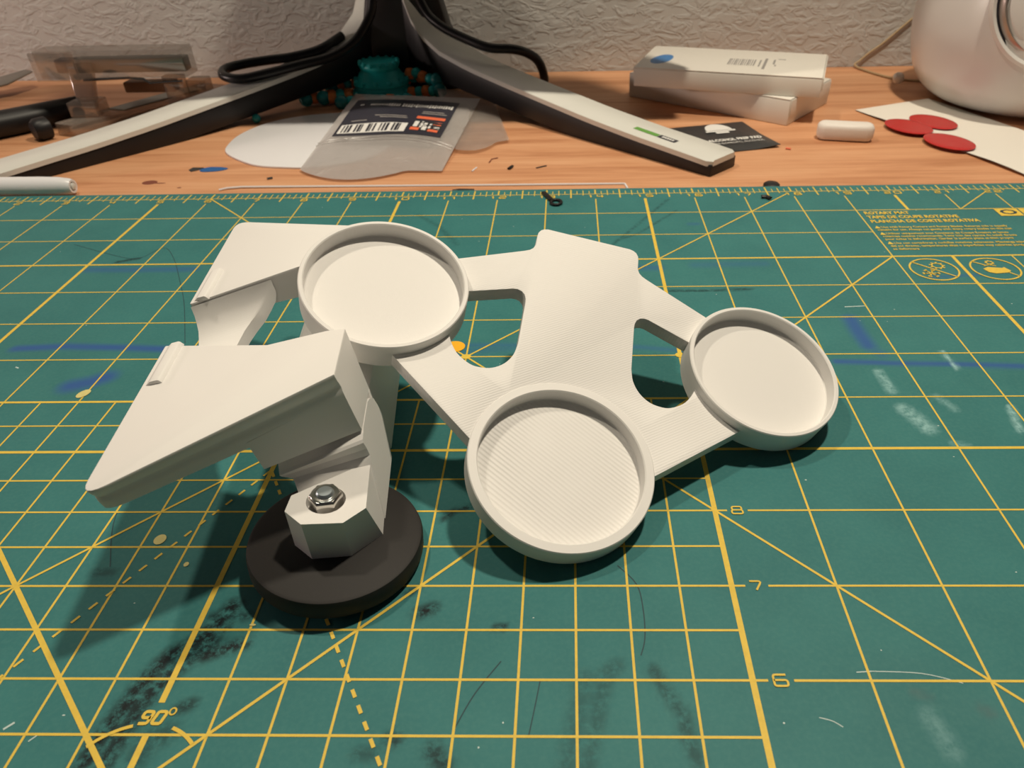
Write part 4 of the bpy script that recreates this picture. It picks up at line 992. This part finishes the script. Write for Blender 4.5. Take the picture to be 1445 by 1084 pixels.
def lq(a0, a1, b0, b1, mat, nm, n=4): return part(nm, lab(L0 + (L1 - L0) * a0, L0 + (L1 - L0) * a1, K0 + (K1 - K0) * b0, K0 + (K1 - K0) * b1, 0.018, n), mat, lb, world=True, smooth=0)
lq(0.03, 0.66, 0.05, 0.26, M_whiteink, 'barcode_panel')
k = 0
for x in np.linspace(0.06, 0.62, 20):
    if k % 4 != 3:
        part('barcode_bar', lab(L0 + (L1 - L0) * x, L0 + (L1 - L0) * (x + 0.012 + 0.006 * (k % 3)), K0 + (K1 - K0) * 0.07, K0 + (K1 - K0) * 0.24, 0.022, 2), M_labelblk, lb, world=True, smooth=0)
    k += 1
lq(0.70, 0.97, 0.10, 0.36, M_foil, 'print_panel')
lq(0.70, 0.78, 0.10, 0.17, M_orink, 'orange_print'); lq(0.86, 0.95, 0.10, 0.16, M_orink, 'orange_print'); lq(0.88, 0.95, 0.27, 0.36, M_orink, 'orange_print')
lq(0.70, 0.96, 0.42, 0.49, M_orink, 'orange_bar')
for a0, a1, b0, b1 in ((0.71, 0.75, 0.19, 0.34), (0.77, 0.79, 0.18, 0.35), (0.80, 0.84, 0.12, 0.22), (0.80, 0.83, 0.27, 0.34), (0.85, 0.87, 0.18, 0.35), (0.90, 0.95, 0.18, 0.24), (0.76, 0.86, 0.235, 0.255)):
    lq(a0, a1, b0, b1, M_whiteink, 'white_glyph', 2)
x = 0.08
rr = random.Random(7)
while x < 0.96:                                                # unreadable heading, printed upside down
    w = rr.uniform(0.010, 0.022); hgt = rr.uniform(0.06, 0.095) * (0.7 if x < 0.35 else 1.15)
    if rr.random() > 0.14: lq(x, x + w, 0.80 - hgt / 2, 0.80 + hgt / 2, M_whiteink, 'heading_glyph', 1)
    x += w + 0.007
for a0, a1, b in ((0.30, 0.60, 0.45), (0.36, 0.62, 0.40), (0.10, 0.25, 0.33), (0.72, 0.92, 0.62), (0.72, 0.95, 0.57)): lq(a0, a1, b, b + 0.018, M_ink, 'small_print', 2)
B2 = [(10.75, 19.9, 0.02), (12.0, 20.6, 0.0), (11.2, 24.8, 0.02), (9.7, 24.4, 0.3)]
bag('clear_zip_bag', B2, 0.16, M_bag2, 'clear crumpled zip bag half under the labelled bag', (0.1, -0.3, 0))
fl_ = MB().prism([(7.9, 18.28), (11.2, 18.22), (12.2, 20.9), (10.5, 21.0)], ZD + 0.001, ZD + 0.004)

ty = thing('jointed_toy', (8.0, 25.0, ZD), 'teal and orange jointed plastic toy with a stepped teal hub, under the monitor', 'toy')
hub = [(0, 0), (0.66, 0), (0.82, 0.06), (0.82, 0.2), (0.74, 0.28), (0.72, 0.36), (0.76, 0.40), (0.74, 0.47), (0.64, 0.56), (0.55, 0.70), (0.50, 0.76), (0.52, 0.80), (0.54, 0.86), (0.52, 0.93), (0.46, 0.98), (0, 0.97)]
hb = part('hub', MB().lathe([(r * 1.06, z * 1.04) for r, z in hub], 48, (8.0, 25.0, ZD)), M_teal, ty, world=True, smooth=35, label='stepped teal hub')
for k in range(14):
    t = 2 * PI * k / 14
    part('stud', MB().ball((8.0 + 0.54 * math.cos(t), 25.0 + 0.54 * math.sin(t), 0.90), 0.07, 8, 6), M_teal, hb, world=True)
for k in range(12):
    t = 2 * PI * k / 12
    part('stud', MB().ball((8.0 + 0.74 * math.cos(t), 25.0 + 0.74 * math.sin(t), 0.44), 0.075, 8, 6), M_teal, hb, world=True)
arms = [[(7.35, 24.5, 0.05), (6.95, 24.35, 0.10), (6.45, 24.25, 0.12)],
        [(7.3, 24.8, 0.10), (6.6, 24.6, 0.10), (5.95, 24.2, 0.10)],
        [(7.4, 25.3, 0.22), (6.95, 25.25, 0.24), (6.5, 25.0, 0.2)],
        [(8.7, 24.7, 0.10), (9.2, 24.7, 0.14), (9.75, 24.6, 0.18)],
        [(8.65, 25.2, 0.40), (8.95, 25.1, 0.58), (9.30, 24.95, 0.46), (9.66, 24.8, 0.42)],
        [(8.45, 25.4, 0.25), (8.9, 25.4, 0.36), (9.3, 25.3, 0.36)],
        [(8.15, 24.15, 0.08), (8.5, 24.05, 0.08), (8.9, 24.0, 0.08)], [(7.75, 24.2, 0.08), (7.4, 24.05, 0.08), (7.05, 23.9, 0.08)]]
for ai, a in enumerate(arms):
    P_ = [Vector(p) for p in catmull(a, 12)]
    L_ = [0.0]
    for p, q in zip(P_[:-1], P_[1:]): L_.append(L_[-1] + (q - p).length)
    nb = max(2, round(L_[-1] / 0.23)); pts = []
    for k in range(nb + 1):
        d = L_[-1] * k / nb; i_ = max(0, min(len(P_) - 2, int(np.searchsorted(L_, d)) - 1))
        pts.append(P_[i_].lerp(P_[i_ + 1], (d - L_[i_]) / max(1e-6, L_[i_ + 1] - L_[i_])))
    for k, p in enumerate(pts):
        if k == nb: part('end_ball', MB().ball(p, 0.20, 16, 10), M_tealdk, ty, world=True, label='translucent teal ball')
        elif k % 2:
            q = pts[k + 1]; part('segment', MB().tube([p - (q - p) * 0.55, p - (q - p) * 0.3, p + (q - p) * 0.3, p + (q - p) * 0.55], [0.10, 0.16, 0.16, 0.10], 12), M_orange, ty, world=True, label='orange link', smooth=60)
        else: part('segment', MB().ball(p, 0.155, 12, 8, 0.95), M_teal, ty, world=True, label='teal link')
solo('toy_bead', MB().ball((5.05, 22.6, ZD + 0.12), 0.12, 14, 8), M_tealdk, 'small dark bead in the shadow of the left stand leg', 'bead', (5.05, 22.6, ZD))
